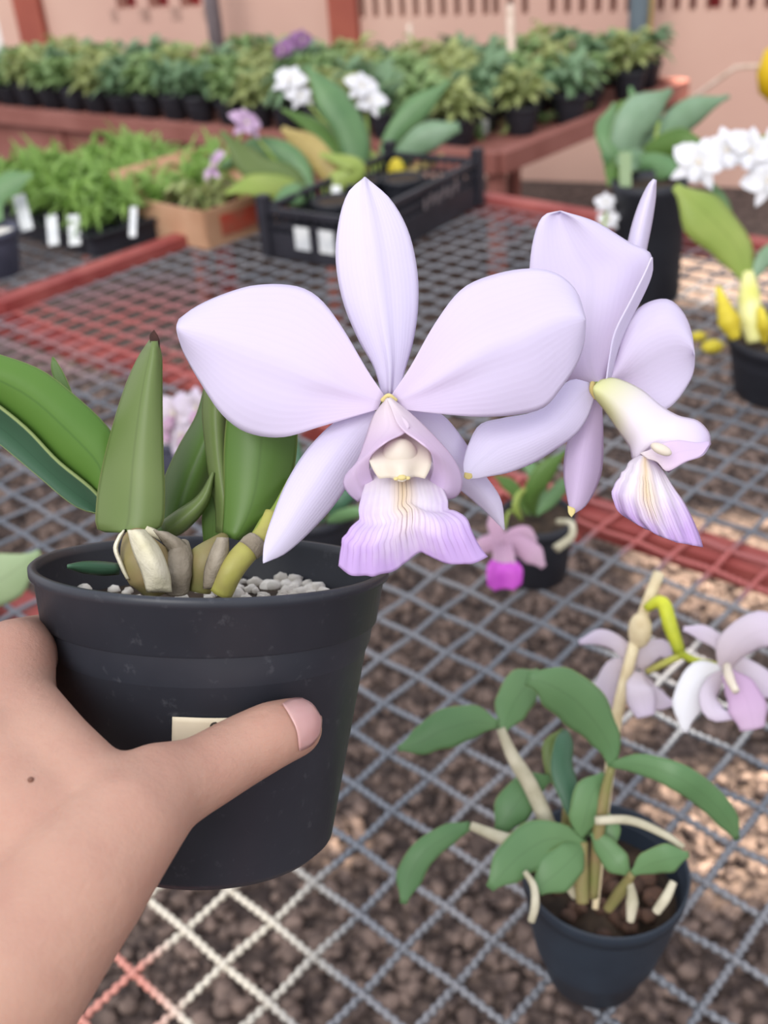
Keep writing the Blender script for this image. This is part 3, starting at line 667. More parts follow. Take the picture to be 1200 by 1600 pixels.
for x, y, r_ in ((1090, 258, .044), (1135, 238, .040), (1168, 240, .044), (1200, 285, .040), (1212, 240, .04)): bloom(o, W(x, y, D+.02), r_, 'whitebloom', 'whitebloom', -FW+RV*random.uniform(-.3, .3), random.uniform(-.4, .4))
b = MB()
for i in range(60):
    a = random.uniform(0, 6.28); q = random.uniform(0, .075); b.ell(base+Vector((q*math.cos(a), q*math.sin(a), .092+random.uniform(0, .012))), random.uniform(.005, .012), None, .005, None, 6, 4, .2)
b.build('bark_chunks', 'leaf_dry', o)['kind'] = 'stuff'
for i, (x, y, r_) in enumerate(((1112, 546, .014), (1090, 527, .010))):
    q = G(x, y+8, BZ); o = thing('yellow_bulb', ['larger yellow bulb lying left of the right edge pot', 'smaller yellow bulb lying behind the larger one'][i], 'bulb', q)
    b = MB(); b.ell(q+UPZ*(r_*.8+.003), r_*1.3, r_, r_*.8); b.build('bulb', 'yellow', o)
    b = MB(); b.tube([q+UPZ*(r_*.8+.003)+RV*r_*1.1, q+UPZ*(r_*1.0+.004)+RV*r_*1.9+UPZ*.004], [.0035, .001], 6); b.build('stub', 'leaf_dry', o)
# yellow container with thin rod
pc = W(1232, 108, 3.0); o = thing('hanging_container', 'yellow rounded plastic container with thin grey rod at right edge', 'container', pc)
b = MB(); b.lathe(pc-UPZ*.09, (0, 0, 1), [(0, 0), (.04, 0), (.075, .03), (.085, .08), (.07, .14), (.03, .165), (.03, .185), (0, .185)], 28); b.build('body', 'canyellow', o)
b = MB(); b.tube([pc-RV*.05+UPZ*.01, W(1150, 105, 3.05), W(1075, 158, 3.1)], .006, 8); b.build('rod', 'stake_pale', o)
b = MB(); b.tube([pc+UPZ*.09, pc+UPZ*.9], .002, 6); b.build('hanging_wire', 'pole', o)

# ================================================================== POT BEHIND THE FLOWER (pink bloom with magenta lip)
base = G(838, 896, BZ+.003); o = thing('potted_orchid', 'small black pot with bright leaves and pink bloom with magenta lip', 'potted plant', base)
pot_at(o, base, .043, .035, .082, 'pot_far', fill=.92); D = 1.16
for pts, m_ in (
        ([(835, 805, D, 8), (835, 770, D-.03, 32), (855, 735, D-.04, 34), (885, 705, D-.04, 6)], 'leaf_mid'),
        ([(825, 805, D, 8), (815, 780, D, 20), (800, 760, D, 22), (772, 742, D, 4)], 'leaf_mid'),
        ([(830, 805, D, 8), (845, 770, D+.03, 24), (835, 735, D+.04, 26), (800, 715, D+.05, 6)], 'leaf_soft'),
        ([(838, 805, D, 8), (862, 780, D, 24), (880, 760, D, 24), (900, 742, D, 6)], 'leaf_soft'),
        ([(815, 812, D-.02, 6), (806, 790, D-.03, 12), (812, 772, D-.03, 10), (826, 762, D-.03, 4)], 'leaf_yellow')):
    b = MB(); pr(b, pts, .2, .18); b.build('leaf', m_, o, .0006)
b = MB(); ptube(b, [(872, 815, D-.03, 10), (893, 818, D-.05, 10), (893, 838, D-.06, 13), (868, 858, D-.065, 15)], 8); b.build('root', 'root', o)
b = MB(); ptube(b, [(815, 812, D-.02, 5), (795, 800, D-.06, 5), (785, 840, D-.08, 5)], 8); b.build('flower_stem', 'stem_green', o)
Df = 1.07
def pbl(nm, pts, m_, parent, fold=.12, tw=0, solid=.0006):
    b = MB(); pr(b, pts, tw, fold, 16, 8); return b.build(nm, m_, parent, solid)
pbl('petal', [(785, 850, Df, 12), (810, 852, Df-.01, 34), (835, 868, Df-.02, 36), (850, 886, Df-.02, 10)], 'dusty', o)
pbl('petal', [(785, 850, Df, 12), (800, 840, Df, 26), (820, 834, Df, 26), (838, 846, Df, 8)], 'dusty', o)
pbl('sepal', [(785, 855, Df, 12), (778, 835, Df, 24), (772, 815, Df, 24), (768, 800, Df, 6)], 'dusty', o)
pbl('petal', [(785, 850, Df, 12), (762, 850, Df, 28), (748, 858, Df, 26), (738, 870, Df, 6)], 'dusty', o)
pbl('lip', [(785, 852, Df-.01, 26), (786, 872, Df-.025, 30), (787, 884, Df-.03, 34), (788, 890, Df-.03, 36)], 'dusty', o, -.3)
pbl('lip_tip', [(787, 880, Df-.031, 40), (787, 892, Df-.035, 56), (787, 908, Df-.033, 54), (787, 920, Df-.03, 30)], 'magenta', o, -.25)

# dark pot behind the held pot, with a leaf
base = G(500, 880, BZ+.003); o = thing('potted_orchid', 'black pot half hidden behind the held pot with one dark leaf', 'potted plant', base); D = 1.2
pot_at(o, base, .052, .042, .085, 'pot_far')
for pts, m_ in (([(515, 815, D, 8), (530, 790, D-.03, 26), (548, 770, D-.03, 24), (570, 745, D-.03, 6)], 'leaf_under'), ([(505, 815, D, 8), (490, 800, D, 20), (478, 780, D, 20), (462, 690, D, 14), (455, 670, D, 6)], 'leaf_under'), ([(510, 815, D, 8), (540, 805, D-.04, 20), (560, 800, D-.05, 20), (590, 800, D-.05, 6)], 'leaf_soft')):
    b = MB(); pr(b, pts, .2, .18); b.build('leaf', m_, o, .0006)

# pink-white blooms behind the leaves
base = G(290, 745, BZ+.003); o = thing('potted_orchid', 'small pot with pale pink blooms seen between the big leaves', 'potted plant', base); D = 1.42
pot_at(o, base, .045, .036, .075, 'pot_grey', soil='perlite', fill=.95)
b = MB(); ptube(b, [(285, 710, D, 6), (290, 690, D, 5), (282, 660, D, 5)]); b.build('flower_stem', 'stem_green', o)
for x, y, r_ in ((272, 648, .034), (305, 640, .032), (285, 680, .032), (262, 672, .026)): bloom(o, W(x, y, D-.03), r_, 'fade', 'dusty', -FW+RV*random.uniform(-.5, .5), random.uniform(-.5, .5))
b = MB()
for i in range(50):
    a = random.uniform(0, 6.28); q = random.uniform(0, .038); b.ell(base+Vector((q*math.cos(a), q*math.sin(a), .077+random.uniform(0, .008))), random.uniform(.004, .008), None, .005, None, 6, 4, .2)
b.build('perlite', 'perlite', o)['kind'] = 'stuff'

# plant at left edge (only a pale leaf enters the picture)
base = G(-110, 1010, BZ+.003); o = thing('potted_orchid', 'pale green leaf of a potted orchid at the lower left edge', 'potted plant', base); D = .92
pot_at(o, base, .045, .036, .075, 'pot_far')
pbl('leaf', [(-95, 950, D, 14), (-40, 925, D-.02, 70), (10, 900, D-.04, 78), (62, 862, D-.05, 8)], 'leaf_pale', o, .1, .1, .001)
pbl('leaf', [(-100, 950, D, 14), (-130, 900, D, 60), (-160, 860, D, 60), (-200, 830, D, 8)], 'leaf_pale', o, .1, .1, .001)

# ================================================================== SMALL POT ORCHID, LOWER RIGHT
pbase = G(926, 1512, BZ+.004)
so = thing('potted_orchid', 'small blue black pot with spreading oval leaves and staked bloom spike, lower right', 'potted plant', pbase)
D = .745
tilt = Vector((.02, .05, 1)).normalized()
topc = min((pbase+Vector((.004, 0, .0005*i)) for i in range(100, 300)), key=lambda q: abs(800-(q-CAM).dot(UV)/(q-CAM).dot(FW)*F-1352)); axis = (topc-pbase); PH = axis.length; axis.normalize()
b = MB(); b.lathe(pbase, axis, [(0, 0), (.033, 0), (.0355, .003), (.0545, PH*.86), (.0545, PH*.87), (.0575, PH*.875), (.0585, PH-.001), (.0575, PH), (.0562, PH-.002), (.052, PH*.6), (.045, PH*.3)], 48); b.build('pot', 'pot_small', so)
sc_ = pbase+axis*(PH*.74)
b = MB(); b.lathe(sc_, axis, [(0, .006), (.03, .005), (.0525, 0)], 32); b.build('potting_mix', 'bark', so)
b = MB()
for i in range(46):
    a = random.uniform(0, 6.28); q = random.uniform(0, .040); b.ell(sc_+Vector((q*math.cos(a), q*math.sin(a), .005+random.uniform(0, .008))), random.uniform(.004, .010), None, .004, None, 6, 4, .25)
b.build('bark_chips', mat('reddish bark chips', (96, 70, 56), (58, 44, 38), 60, .9), so)['kind'] = 'stuff'
d = .68
leaves = [
    ([(778, 1132, .66, 14), (740, 1128, .655, 52), (690, 1142, .65, 62), (655, 1160, .65, 46), (622, 1170, .65, 8)], 'leaf_soft', .05, .10),
    ([(785, 1142, .66, 14), (800, 1105, .665, 56), (815, 1080, .67, 64), (845, 1052, .68, 20)], 'leaf_soft', .1, .10),
    ([(958, 1200, .64, 14), (950, 1160, .635, 50), (905, 1100, .62, 78), (855, 1068, .61, 74), (822, 1060, .61, 22)], 'leaf_soft', -.05, .12),
    ([(950, 1195, .64, 10), (1000, 1195, .63, 36), (1060, 1215, .62, 44), (1110, 1250, .63, 42), (1140, 1285, .64, 36), (1152, 1312, .65, 8)], 'leaf_soft', .1, .10),
    ([(860, 1215, .67, 12), (830, 1230, .665, 52), (800, 1265, .66, 58), (782, 1300, .66, 22)], 'leaf_soft', .15, .1),
    ([(910, 1300, .655, 10), (895, 1250, .655, 34), (880, 1200, .66, 40), (885, 1150, .67, 36), (880, 1140, .68, 8)], 'leaf_under', .3, .14),
    ([(905, 1310, .65, 12), (915, 1275, .645, 50), (925, 1240, .645, 54), (945, 1210, .65, 14)], 'leaf_soft', .1, .1),
    ([(915, 1318, .65, 10), (860, 1310, .64, 44), (815, 1335, .635, 74), (785, 1365, .63, 60), (765, 1388, .63, 14)], 'leaf_soft', .05, .08),
    ([(912, 1318, .65, 12), (895, 1340, .64, 56), (868, 1365, .635, 66), (838, 1390, .635, 24)], 'leaf_soft', .1, .08),
    ([(925, 1300, .65, 10), (945, 1325, .645, 36), (965, 1350, .64, 42), (985, 1368, .64, 8)], 'leaf_soft', .2, .12),
    ([(988, 1365, .63, 10), (1015, 1350, .625, 40), (1045, 1342, .62, 48), (1076, 1335, .62, 10)], 'leaf_soft', .05, .08),
    ([(735, 1290, .655, 14), (700, 1305, .65, 34), (660, 1335, .645, 40), (640, 1370, .645, 42), (630, 1412, .645, 10)], 'leaf_soft', .1, .12),
    ([(888, 1240, .67, 10), (872, 1200, .672, 40), (868, 1165, .675, 40), (880, 1140, .68, 8)], 'leaf_olive', .2, .12),
    ([(908, 1310, .665, 10), (925, 1290, .66, 36), (945, 1290, .655, 40), (958, 1330, .65, 8)], 'leaf_soft', .2, .12),
    ([(900, 1300, .66, 10), (905, 1330, .66, 30), (900, 1300, .67, 30), (930, 1240, .67, 8)], 'leaf_under', .2, .12)]
for pts, m_, tw, fo in leaves:
    b = MB(); pr(b, pts, tw, fo, 20, 8); b.build('leaf', m_, so, .0009)
for pts, m_ in (([(905, 1400, .66, 20), (870, 1320, .66, 22), (830, 1230, .66, 26), (800, 1180, .66, 24), (782, 1138, .66, 14)], 'root'),
                ([(925, 1400, .66, 20), (935, 1300, .65, 18), (945, 1240, .645, 20), (955, 1198, .64, 12)], 'bulb_green'),
                ([(900, 1400, .655, 16), (850, 1325, .65, 20), (800, 1315, .65, 24), (735, 1290, .655, 14)], 'root'),
                ([(910, 1410, .65, 20), (908, 1360, .65, 24), (912, 1315, .65, 14)], 'bulb_green'),
                ([(900, 1400, .67, 14), (885, 1300, .67, 18), (890, 1220, .672, 12)], 'bulb_green'),
                ([(950, 1420, .66, 16), (975, 1385, .645, 20), (988, 1365, .635, 12)], 'bulb_green')):
    b = MB(); ptube(b, pts, 10, 20); b.build('cane', m_, so)
for pts in ([(930, 1282, .64, 14), (985, 1282, .635, 14), (1040, 1305, .63, 13), (1068, 1325, .625, 11)],
            [(820, 1362, .63, 9), (834, 1385, .625, 12), (836, 1415, .62, 14), (830, 1440, .62, 12)],
            [(985, 1380, .64, 10), (988, 1405, .635, 20), (985, 1440, .635, 12)],
            [(1052, 1378, .625, 12), (1042, 1400, .622, 16), (1025, 1425, .625, 14)]):
    b = MB(); ptube(b, pts, 8, 16); b.build('root', 'root', so)
b = MB(); ptube(b, [(930, 1420, .685, 10), (962, 1130, .70, 12), (985, 1030, .71, 18), (1005, 960, .715, 18), (1030, 895, .72, 18)], 10, 20); b.build('stake', 'stake', so)
b = MB(); b.ell(W(1000, 985, .707), .008, .008, .014); b.build('node', 'stake', so)
b = MB(); b.tube([W(1010, 950, .713), W(1034, 940, .705), W(1048, 980, .70), W(1062, 1018, .70)], [.003, .0048, .005, .004], 8, True, 14); b.build('flower_stem', 'stem_lime', so)
b = MB(); ptube(b, [(1060, 1018, .70, 14), (1080, 1030, .70, 12), (1110, 1038, .695, 12), (1135, 1040, .69, 8)], 8, 12); b.build('flower_stem', 'stem_lime', so)
b = MB(); ptube(b, [(1062, 1025, .70, 12), (1040, 1035, .705, 12), (1010, 1050, .71, 10)], 8, 12); b.build('flower_stem', 'stem_yg', so)
# bloom pointing right
Dd = .685
for nm, pts, m_ in (('sepal', [(1135, 1045, Dd, 12), (1128, 1010, Dd, 22), (1100, 990, Dd, 26), (1068, 982, Dd, 8)], 'fade'),
                    ('petal', [(1130, 1050, Dd, 20), (1150, 1010, Dd-.01, 56), (1190, 985, Dd-.02, 60), (1240, 985, Dd-.02, 20)], 'fade'),
                    ('petal', [(1130, 1048, Dd, 22), (1095, 1060, Dd-.01, 50), (1075, 1105, Dd-.015, 50), (1070, 1145, Dd-.015, 10)], 'whitebloom'),
                    ('sepal', [(1132, 1050, Dd, 16), (1110, 1085, Dd-.02, 30), (1120, 1115, Dd-.03, 34), (1150, 1120, Dd-.03, 10)], 'fade'),
                    ('lip', [(1135, 1050, Dd-.02, 22), (1160, 1080, Dd-.03, 50), (1172, 1110, Dd-.035, 62), (1178, 1140, Dd-.035, 40)], 'lilac'),
                    ('petal', [(1135, 1045, Dd, 22), (1165, 1055, Dd+.01, 50), (1190, 1070, Dd+.01, 50), (1215, 1090, Dd+.01, 12)], 'fade')):
    pbl(nm, pts, m_, so, .14)
b = MB(); ptube(b, [(1136, 1040, Dd-.02, 12), (1140, 1060, Dd-.035, 16), (1150, 1080, Dd-.045, 12)], 8, 8); b.build('column', 'cream', so)
Dd = .715       # wilted bloom behind the stake
for nm, pts, m_ in (('sepal', [(995, 1045, Dd, 12), (970, 1010, Dd, 24), (940, 996, Dd, 26), (905, 1004, Dd, 8)], 'fade'),
                    ('petal', [(995, 1045, Dd, 18), (970, 1050, Dd, 50), (955, 1080, Dd, 52), (945, 1110, Dd, 16)], 'fade'),
                    ('petal', [(998, 1045, Dd, 18), (1015, 1020, Dd, 34), (1035, 1015, Dd, 32), (1050, 1030, Dd, 10)], 'fade'),
                    ('sepal', [(998, 1050, Dd, 14), (1010, 1080, Dd, 34), (1030, 1095, Dd, 34), (1055, 1100, Dd, 8)], 'fade'),
                    ('lip', [(998, 1050, Dd-.02, 16), (1000, 1075, Dd-.03, 40), (1005, 1100, Dd-.03, 46), (1010, 1120, Dd-.03, 30)], 'fade')):
    pbl(nm, pts, m_, so, .14)

# ================================================================== THE HELD POT
PUP = (UV*math.cos(math.radians(7.2)) - FW*math.sin(math.radians(7.2)) + RV*.031).normalized()
rimc = W(333, 879, .397); PHt = .108
pb0 = rimc-PUP*PHt
held = thing('potted_orchid', 'large black pot held in the hand with broad leaves and pale lilac blooms', 'potted plant', pb0)
b = MB(); hh = PHt
prof = [(0, .004), (.036, .004), (.038, 0), (.044, .0), (.0475, .0035), (.0598, hh-.022), (.0608, hh-.0207), (.0622, hh-.0197), (.0645, hh-.004), (.0662, hh-.003), (.0664, hh-.0005), (.0655, hh+.0003), (.0636, hh), (.0632, hh-.003), (.0600, hh-.027), (.057, hh-.035), (.050, hh*.3)]
b.lathe(pb0, PUP, prof, 96); b.build('pot', 'pot', held)
so_c = rimc-PUP*.0185
b = MB(); b.lathe(so_c, PUP, [(0, .001), (.03, .0015), (.0605, 0)], 48); b.build('potting_mix', 'bark', held)
b = MB(); e1 = PUP.orthogonal().normalized(); e1 = (RV-PUP*RV.dot(PUP)).normalized(); e2 = PUP.cross(e1)
for i in range(420):
    a = random.uniform(0, 6.28); q = .058*math.sqrt(random.random()); p = so_c+e1*q*math.cos(a)+e2*q*math.sin(a)
    if q*math.cos(a) < -.004 and i % 5: continue
    r_ = random.uniform(.0015, .0036)
    b.ell(p+PUP*random.uniform(0, .003), r_, r_*random.uniform(.7, 1.2), r_*.8, None, 7, 5, .18)
b.build('perlite', 'perlite', held)['kind'] = 'stuff'

# leaves
def dl(a, bb_, cup=0, tip=0): return lambda u, v: a+(bb_-a)*u + cup*v*v + tip*u*u
blade('leaf', [(158, 800), (150, 775), (90, 722), (40, 670), (-20, 625), (-90, 590), (-150, 560)], [(172, 770), (185, 700), (165, 665), (120, 622), (65, 580), (0, 556), (-80, 535), (-150, 560)], lambda u, v: .40-.02*u+.006*v*v-.003*v, 'leaf_bright', held, solid=.0014)
blade('leaf', [(165, 806), (120, 793), (60, 745), (0, 695), (-60, 650), (-120, 600), (-150, 562)], [(168, 800), (150, 770), (90, 720), (40, 668), (-20, 622), (-90, 586), (-150, 562)], lambda u, v: .402-.02*u+.004*(v+1)*(1-v)+.006*(1-v), 'leaf_under', held, solid=.0012)
blade('leaf', [(98, 612), (84, 590), (80, 572), (82, 558)], [(120, 640), (112, 612), (98, 580), (84, 558)], dl(.43, .43), 'leaf_mid', held, n=8, mm=6, solid=.001)
leaf2 = blade('leaf', [(180, 828), (155, 826), (153, 790), (160, 740), (176, 675), (198, 605), (218, 560), (236, 533)], [(215, 830), (250, 822), (256, 780), (254, 720), (252, 650), (251, 590), (250, 555), (244, 533)], lambda u, v: .375+.007*v*v-.004*v+.008*u, 'leaf_olive', held, T=[(180, 828), (200, 830), (215, 830)], Bt=[(236, 533), (240, 534), (244, 533)], solid=.0016)
blade('withered_tip', [(235, 538), (234, 525), (241, 516)], [(249, 548), (249, 530), (241, 516)], dl(.384, .386), 'brown_tip', leaf2, n=6, mm=4, solid=.001)
blade('leaf', [(232, 835), (245, 800), (254, 760), (280, 700), (308, 650), (322, 600), (330, 560)], [(265, 838), (300, 815), (335, 740), (352, 700), (362, 660), (365, 600), (345, 560)], lambda u, v: .400+.012*v*v+.006*u, 'leaf_mid', held, T=[(232, 835), (250, 842), (265, 838)], solid=.0014)
blade('leaf', [(318, 850), (316, 800), (330, 750)], [(345, 850), (352, 800), (340, 750)], dl(.405, .40), 'leaf_mid', held, n=10, mm=6, solid=.001)
blade('leaf', [(340, 832), (338, 790), (328, 740), (322, 690), (318, 640), (325, 590), (345, 540)], [(362, 838), (366, 790), (358, 700), (358, 640), (360, 600), (358, 570), (345, 540)], lambda u, v: .392+.008*v*v, 'leaf_olive', held, solid=.0014)
blade('leaf', [(350, 836), (352, 780), (352, 700), (358, 640), (370, 600), (390, 560), (410, 530)], [(385, 838), (425, 805), (450, 760), (462, 700), (460, 640), (445, 580), (410, 530)], lambda u, v: .386+.006*v*v+.002*v+.004*u, 'leaf_mid', held, T=[(350, 836), (368, 843), (385, 838)], solid=.0016)
blade('curled_edge', [(250, 818), (275, 800), (310, 775), (333, 738)], [(262, 842), (290, 828), (325, 785), (334, 738)], lambda u, v: .392+.004*v*v, 'leaf_olive', held, n=12, mm=8, solid=.001)
blade('leaf', [(186, 882), (160, 879), (130, 879), (105, 884)], [(186, 896), (160, 898), (130, 894), (105, 886)], dl(.385, .37, .003), 'leaf_under', held, n=10, mm=6, solid=.001)
# pseudobulbs
def bulb(pts, m_, nm='pseudobulb', seg=18, n=24):
    b = MB(); ptube(b, pts, seg, n); return b.build(nm, m_, held)
cur = bulb([(222, 832, .377, 22), (212, 845, .374, 50), (224, 872, .370, 78), (238, 900, .370, 74), (246, 925, .372, 40)], 'bulb_green')
def sheath(L, R, d0, bul, m_):
    blade('sheath', L, R, lambda u, v: d0-bul*(1-v*v)*math.sin(math.pi*min(1, u*.8+.15)), m_, cur, T=[L[0], R[0]], Bt=[L[-1], R[-1]], n=14, mm=12, solid=.0006)
sheath([(200, 828), (208, 860), (222, 895), (230, 925)], [(226, 828), (248, 855), (264, 895), (268, 925)], .360, .009, 'papery')
sheath([(186, 836), (178, 856), (186, 880), (198, 905)], [(194, 828), (183, 856), (191, 880), (202, 905)], .364, .003, 'papery')
sheath([(240, 828), (256, 850), (272, 885), (280, 915)], [(262, 832), (290, 850), (300, 880), (296, 915)], .372, .003, 'sheath_grey')
bulb([(228, 828, .376, 16), (250, 838, .376, 12), (275, 855, .376, 10)], 'papery', 'sheath_strand', 8)
bulb([(288, 848, .377, 16), (282, 868, .372, 40), (276, 895, .370, 48), (276, 925, .372, 38)], 'sheath_grey')
cur = bulb([(350, 838, .384, 16), (340, 855, .380, 40), (322, 882, .376, 62), (314, 915, .376, 46), (312, 925, .376, 34)], 'bulb_green')
sheath([(340, 840), (330, 860), (320, 890), (318, 920)], [(356, 840), (356, 865), (345, 895), (335, 920)], .366, .004, 'sheath_grey')
bulb([(425, 800, .375, 22), (412, 838, .372, 34), (385, 862, .368, 38), (362, 890, .366, 40), (345, 925, .368, 38)], 'stem_yg', 'cane')
bulb([(402, 846, .369, 37), (396, 852, .368, 41), (388, 860, .367, 39)], 'sheath_grey', 'cane_ring', 14, 6)
bulb([(412, 820, .374, 18), (432, 795, .384, 15), (455, 750, .392, 12)], 'stem_green', 'cane', 12)
# peduncle and pedicels up to both blooms, behind the petals
b = MB(); b.tube([W(400, 845, .378), W(440, 780, .40), (W(520, 700, .405)), W(600, 640, .40), W(640, 600, .402), W(720, 590, .42), W(830, 600, .435), W(915, 604, .432)], [.0028, .0026, .0024, .0022, .0022, .002, .002, .002], 10, True, 60); b.build('flower_stem', 'stem_green', held)
b = MB(); b.tube([W(590, 645, .40), W(600, 630, .385), W(606, 622, .368)], .0022, 8, True, 8); b.build('flower_stem', 'stem_green', held)

# ------------------------------------------------------------------ MAIN BLOOM
C = .362
def sm(t): t = max(0, min(1, t)); return t*t*(3-2*t)
fl = held
blade('sepal', [(598, 622), (585, 575), (560, 530), (536, 470), (525, 405), (530, 345), (545, 300), (567, 280)],
      [(620, 622), (632, 580), (646, 530), (653, 475), (651, 420), (637, 360), (610, 312), (574, 280)], lambda u, v: C+.006+.012*u*u+.006*v*v*math.sin(math.pi*u)-.002*math.exp(-(v*6)**2), 'sepal', fl, T=[(598, 622), (609, 618), (620, 622)], Bt=[(567, 280), (570, 277), (574, 280)])
blade('petal', [(590, 640), (550, 652), (500, 667), (440, 683), (385, 675), (348, 648), (315, 600), (288, 552), (279, 526)],
      [(600, 617), (575, 580), (530, 505), (495, 463), (460, 447), (400, 446), (350, 460), (306, 480), (280, 499)],
      lambda u, v: C-.001+.010*u*u+.010*v*v*sm(u*1.5)*(1 if v < 0 else .7)-.0035*math.exp(-(v*5)**2)*sm(u*3)*(1-u) + .002*math.sin(u*11+v*3)*v*v*u, 'petal', fl, Bt=[(279, 526), (276, 511), (280, 499)], n=34, mm=26)
blade('petal', [(612, 617), (640, 575), (680, 505), (722, 452), (770, 430), (830, 420), (870, 428), (900, 455), (915, 500)],
      [(628, 640), (690, 647), (755, 651), (810, 647), (850, 636), (878, 604), (900, 570), (912, 535), (915, 500)],
      lambda u, v: C-.001+.008*u*u+.010*v*v*sm(u*1.5)*(1 if v > 0 else .7)-.0035*math.exp(-(v*5)**2)*sm(u*3)*(1-u) + .002*math.sin(u*10+v*3)*v*v*u, 'petal', fl, n=34, mm=26)
blade('sepal', [(582, 640), (535, 652), (485, 697), (450, 750), (425, 810), (413, 850), (411, 878)],
      [(602, 650), (580, 690), (556, 735), (525, 785), (485, 830), (445, 865), (411, 880)], lambda u, v: C+.005+.004*u-.012*u*u+.006*v*v*math.sin(math.pi*u), 'sepal', fl)
blade('sepal', [(612, 645), (650, 700), (690, 740), (728, 772), (760, 800), (788, 828)],
      [(632, 638), (685, 645), (722, 685), (752, 735), (782, 780), (788, 826)], lambda u, v: C+.006+.034*u+.006*v*v*math.sin(math.pi*u), 'sepal', fl)
# lip: mid lobe fan
def rag(pts, k_, seed):
    rn = random.Random(seed); P = cm(v2(pts), k_); return [(p.x+rn.uniform(-1.6, 1.6), p.y+rn.uniform(-1.6, 1.6)) for p in P]
lipL = [(598, 690), (580, 730), (568, 765), (560, 796)] + rag([(562, 812), (545, 828), (533, 850), (529, 884)], 8, 1)
lipR = [(656, 690), (676, 725), (690, 758), (700, 782)] + rag([(700, 795), (727, 808), (742, 840), (762, 870)], 8, 2)
lipB = [(529, 884)]+rag([(548, 898), (580, 900), (618, 890), (655, 864), (690, 878), (730, 880), (750, 877)], 18, 3)+[(762, 870)]
lip1 = blade('lip', lipL, lipR, lambda u, v: .356-.030*sm(u*1.2)+.010*u*u+(.010*v*v)*(1-u)+.0007*math.sin(v*19+1)*u*u*(.3+v*v)+.0016*math.cos(v*5)*u, 'lip', fl, T=[(598, 690), (628, 682), (656, 690)], Bt=lipB, n=44, mm=70)
# side lobes folding over the column into a hood
blade('side_lobe', [(603, 624), (584, 650), (570, 690), (558, 722), (541, 742), (537, 756), (546, 772), (560, 784)],
      [(606, 622), (618, 640), (640, 664), (632, 676), (604, 690), (580, 712), (578, 735), (592, 772)],
      lambda u, v: .354-.002*sm(u*2)+.006*v*v*(1 if v < 0 else 0)-.020*sm(u*1.6)*(.5+.5*v)+.024*sm((u-.5)*2)*(.5+.5*v), 'hood', lip1, n=34, mm=18, Bt=[(560, 784), (572, 776), (592, 772)])
blade('side_lobe', [(604, 622), (612, 640), (620, 660), (632, 674), (655, 690), (674, 708), (676, 735), (664, 768)],
      [(611, 622), (648, 652), (684, 688), (706, 714), (720, 742), (721, 762), (712, 776), (698, 780)],
      lambda u, v: .3525-.002*sm(u*2)+.006*v*v*(1 if v > 0 else 0)-.021*sm(u*1.6)*(.5-.5*v)+.024*sm((u-.5)*2)*(.5-.5*v), 'hood', lip1, n=34, mm=18, Bt=[(664, 768), (684, 780), (698, 780)])
blade('throat', [(604, 664), (582, 698), (577, 718), (584, 736), (592, 748)], [(646, 664), (668, 696), (674, 715), (672, 732), (664, 748)], lambda u, v: .3515-.013*sm(u*1.3)+.003*v*v-.0012*math.cos(v*5.5)*u, 'cream', lip1, Bt=[(592, 748), (612, 747), (628, 753), (645, 745), (664, 748)], n=16, mm=16)
b = MB(); b.ell(W(625, 711, .3432), .0058, .0048, .0056, None, 24, 16); b.build('column', 'cream', lip1)
b = MB(); b.ell(W(628, 746, .3375), .0015, .0012, .0009, None, 12, 8); b.ell(W(619, 748, .338), .0009, .0007, .0006); b.ell(W(637, 747, .338), .0009, .0007, .0006); b.build('anther', 'anther', lip1)
b = MB(); b.tube([W(597, 626, .3585), W(607, 618, .357), W(619, 626, .3585)], .0008, 8, True, 12); b.build('flower_collar', 'anther', fl)

# ------------------------------------------------------------------ SECOND BLOOM (seen from the side)
C = .405
blade('sepal', [(962, 500), (975, 420), (983, 370), (996, 325), (1012, 290), (1021, 280)], [(985, 480), (1003, 430), (1010, 390), (1018, 350), (1024, 310), (1025, 281)], lambda u, v: .418+.006*v*v-.004*u, 'sepal', fl, n=24, mm=10)
blade('petal', [(930, 606), (895, 602), (868, 580), (845, 530), (830, 470), (828, 415), (836, 365), (850, 337), (876, 330)],
      [(945, 600), (955, 570), (975, 520), (1003, 460), (1018, 420), (1016, 396), (985, 380), (930, 347), (876, 330)],
      lambda u, v: C+.004+.008*v*v-.008*sm(u)+.005*math.sin(3*v+2)*u, 'petal', fl, n=34, mm=26)
blade('petal_fold', [(946, 602), (952, 560), (960, 520), (985, 470), (1008, 425), (1018, 402)], [(952, 600), (966, 545), (985, 500), (1008, 455), (1019, 425), (1019, 402)], lambda u, v: C-.006+.004*v, 'sepal', fl, n=22, mm=10)
blade('petal', [(945, 602), (962, 565), (975, 525), (995, 485), (1020, 470), (1046, 469), (1068, 490), (1080, 520), (1085, 555)],
      [(950, 608), (985, 625), (1015, 642), (1040, 640), (1058, 625), (1072, 605), (1080, 590), (1084, 575), (1085, 555)],
      lambda u, v: C+.004+.010*u+.008*v*v*u+.003*math.sin(3*v), 'petal', fl, n=30, mm=22)
blade('sepal', [(920, 598), (895, 593), (870, 610), (835, 643), (785, 654), (750, 664), (732, 695), (724, 725), (726, 745)],
      [(930, 615), (918, 652), (900, 678), (870, 700), (835, 722), (795, 738), (765, 744), (745, 748), (727, 748)], lambda u, v: .398-.024*u+.007*v*v*math.sin(math.pi*u), 'sepal', fl, n=28, mm=16)
blade('sepal_tip', [(726, 738), (725, 746), (731, 749)], [(737, 740), (738, 746), (733, 749)], dl(.3735, .3735), 'anther', fl, n=4, mm=4)
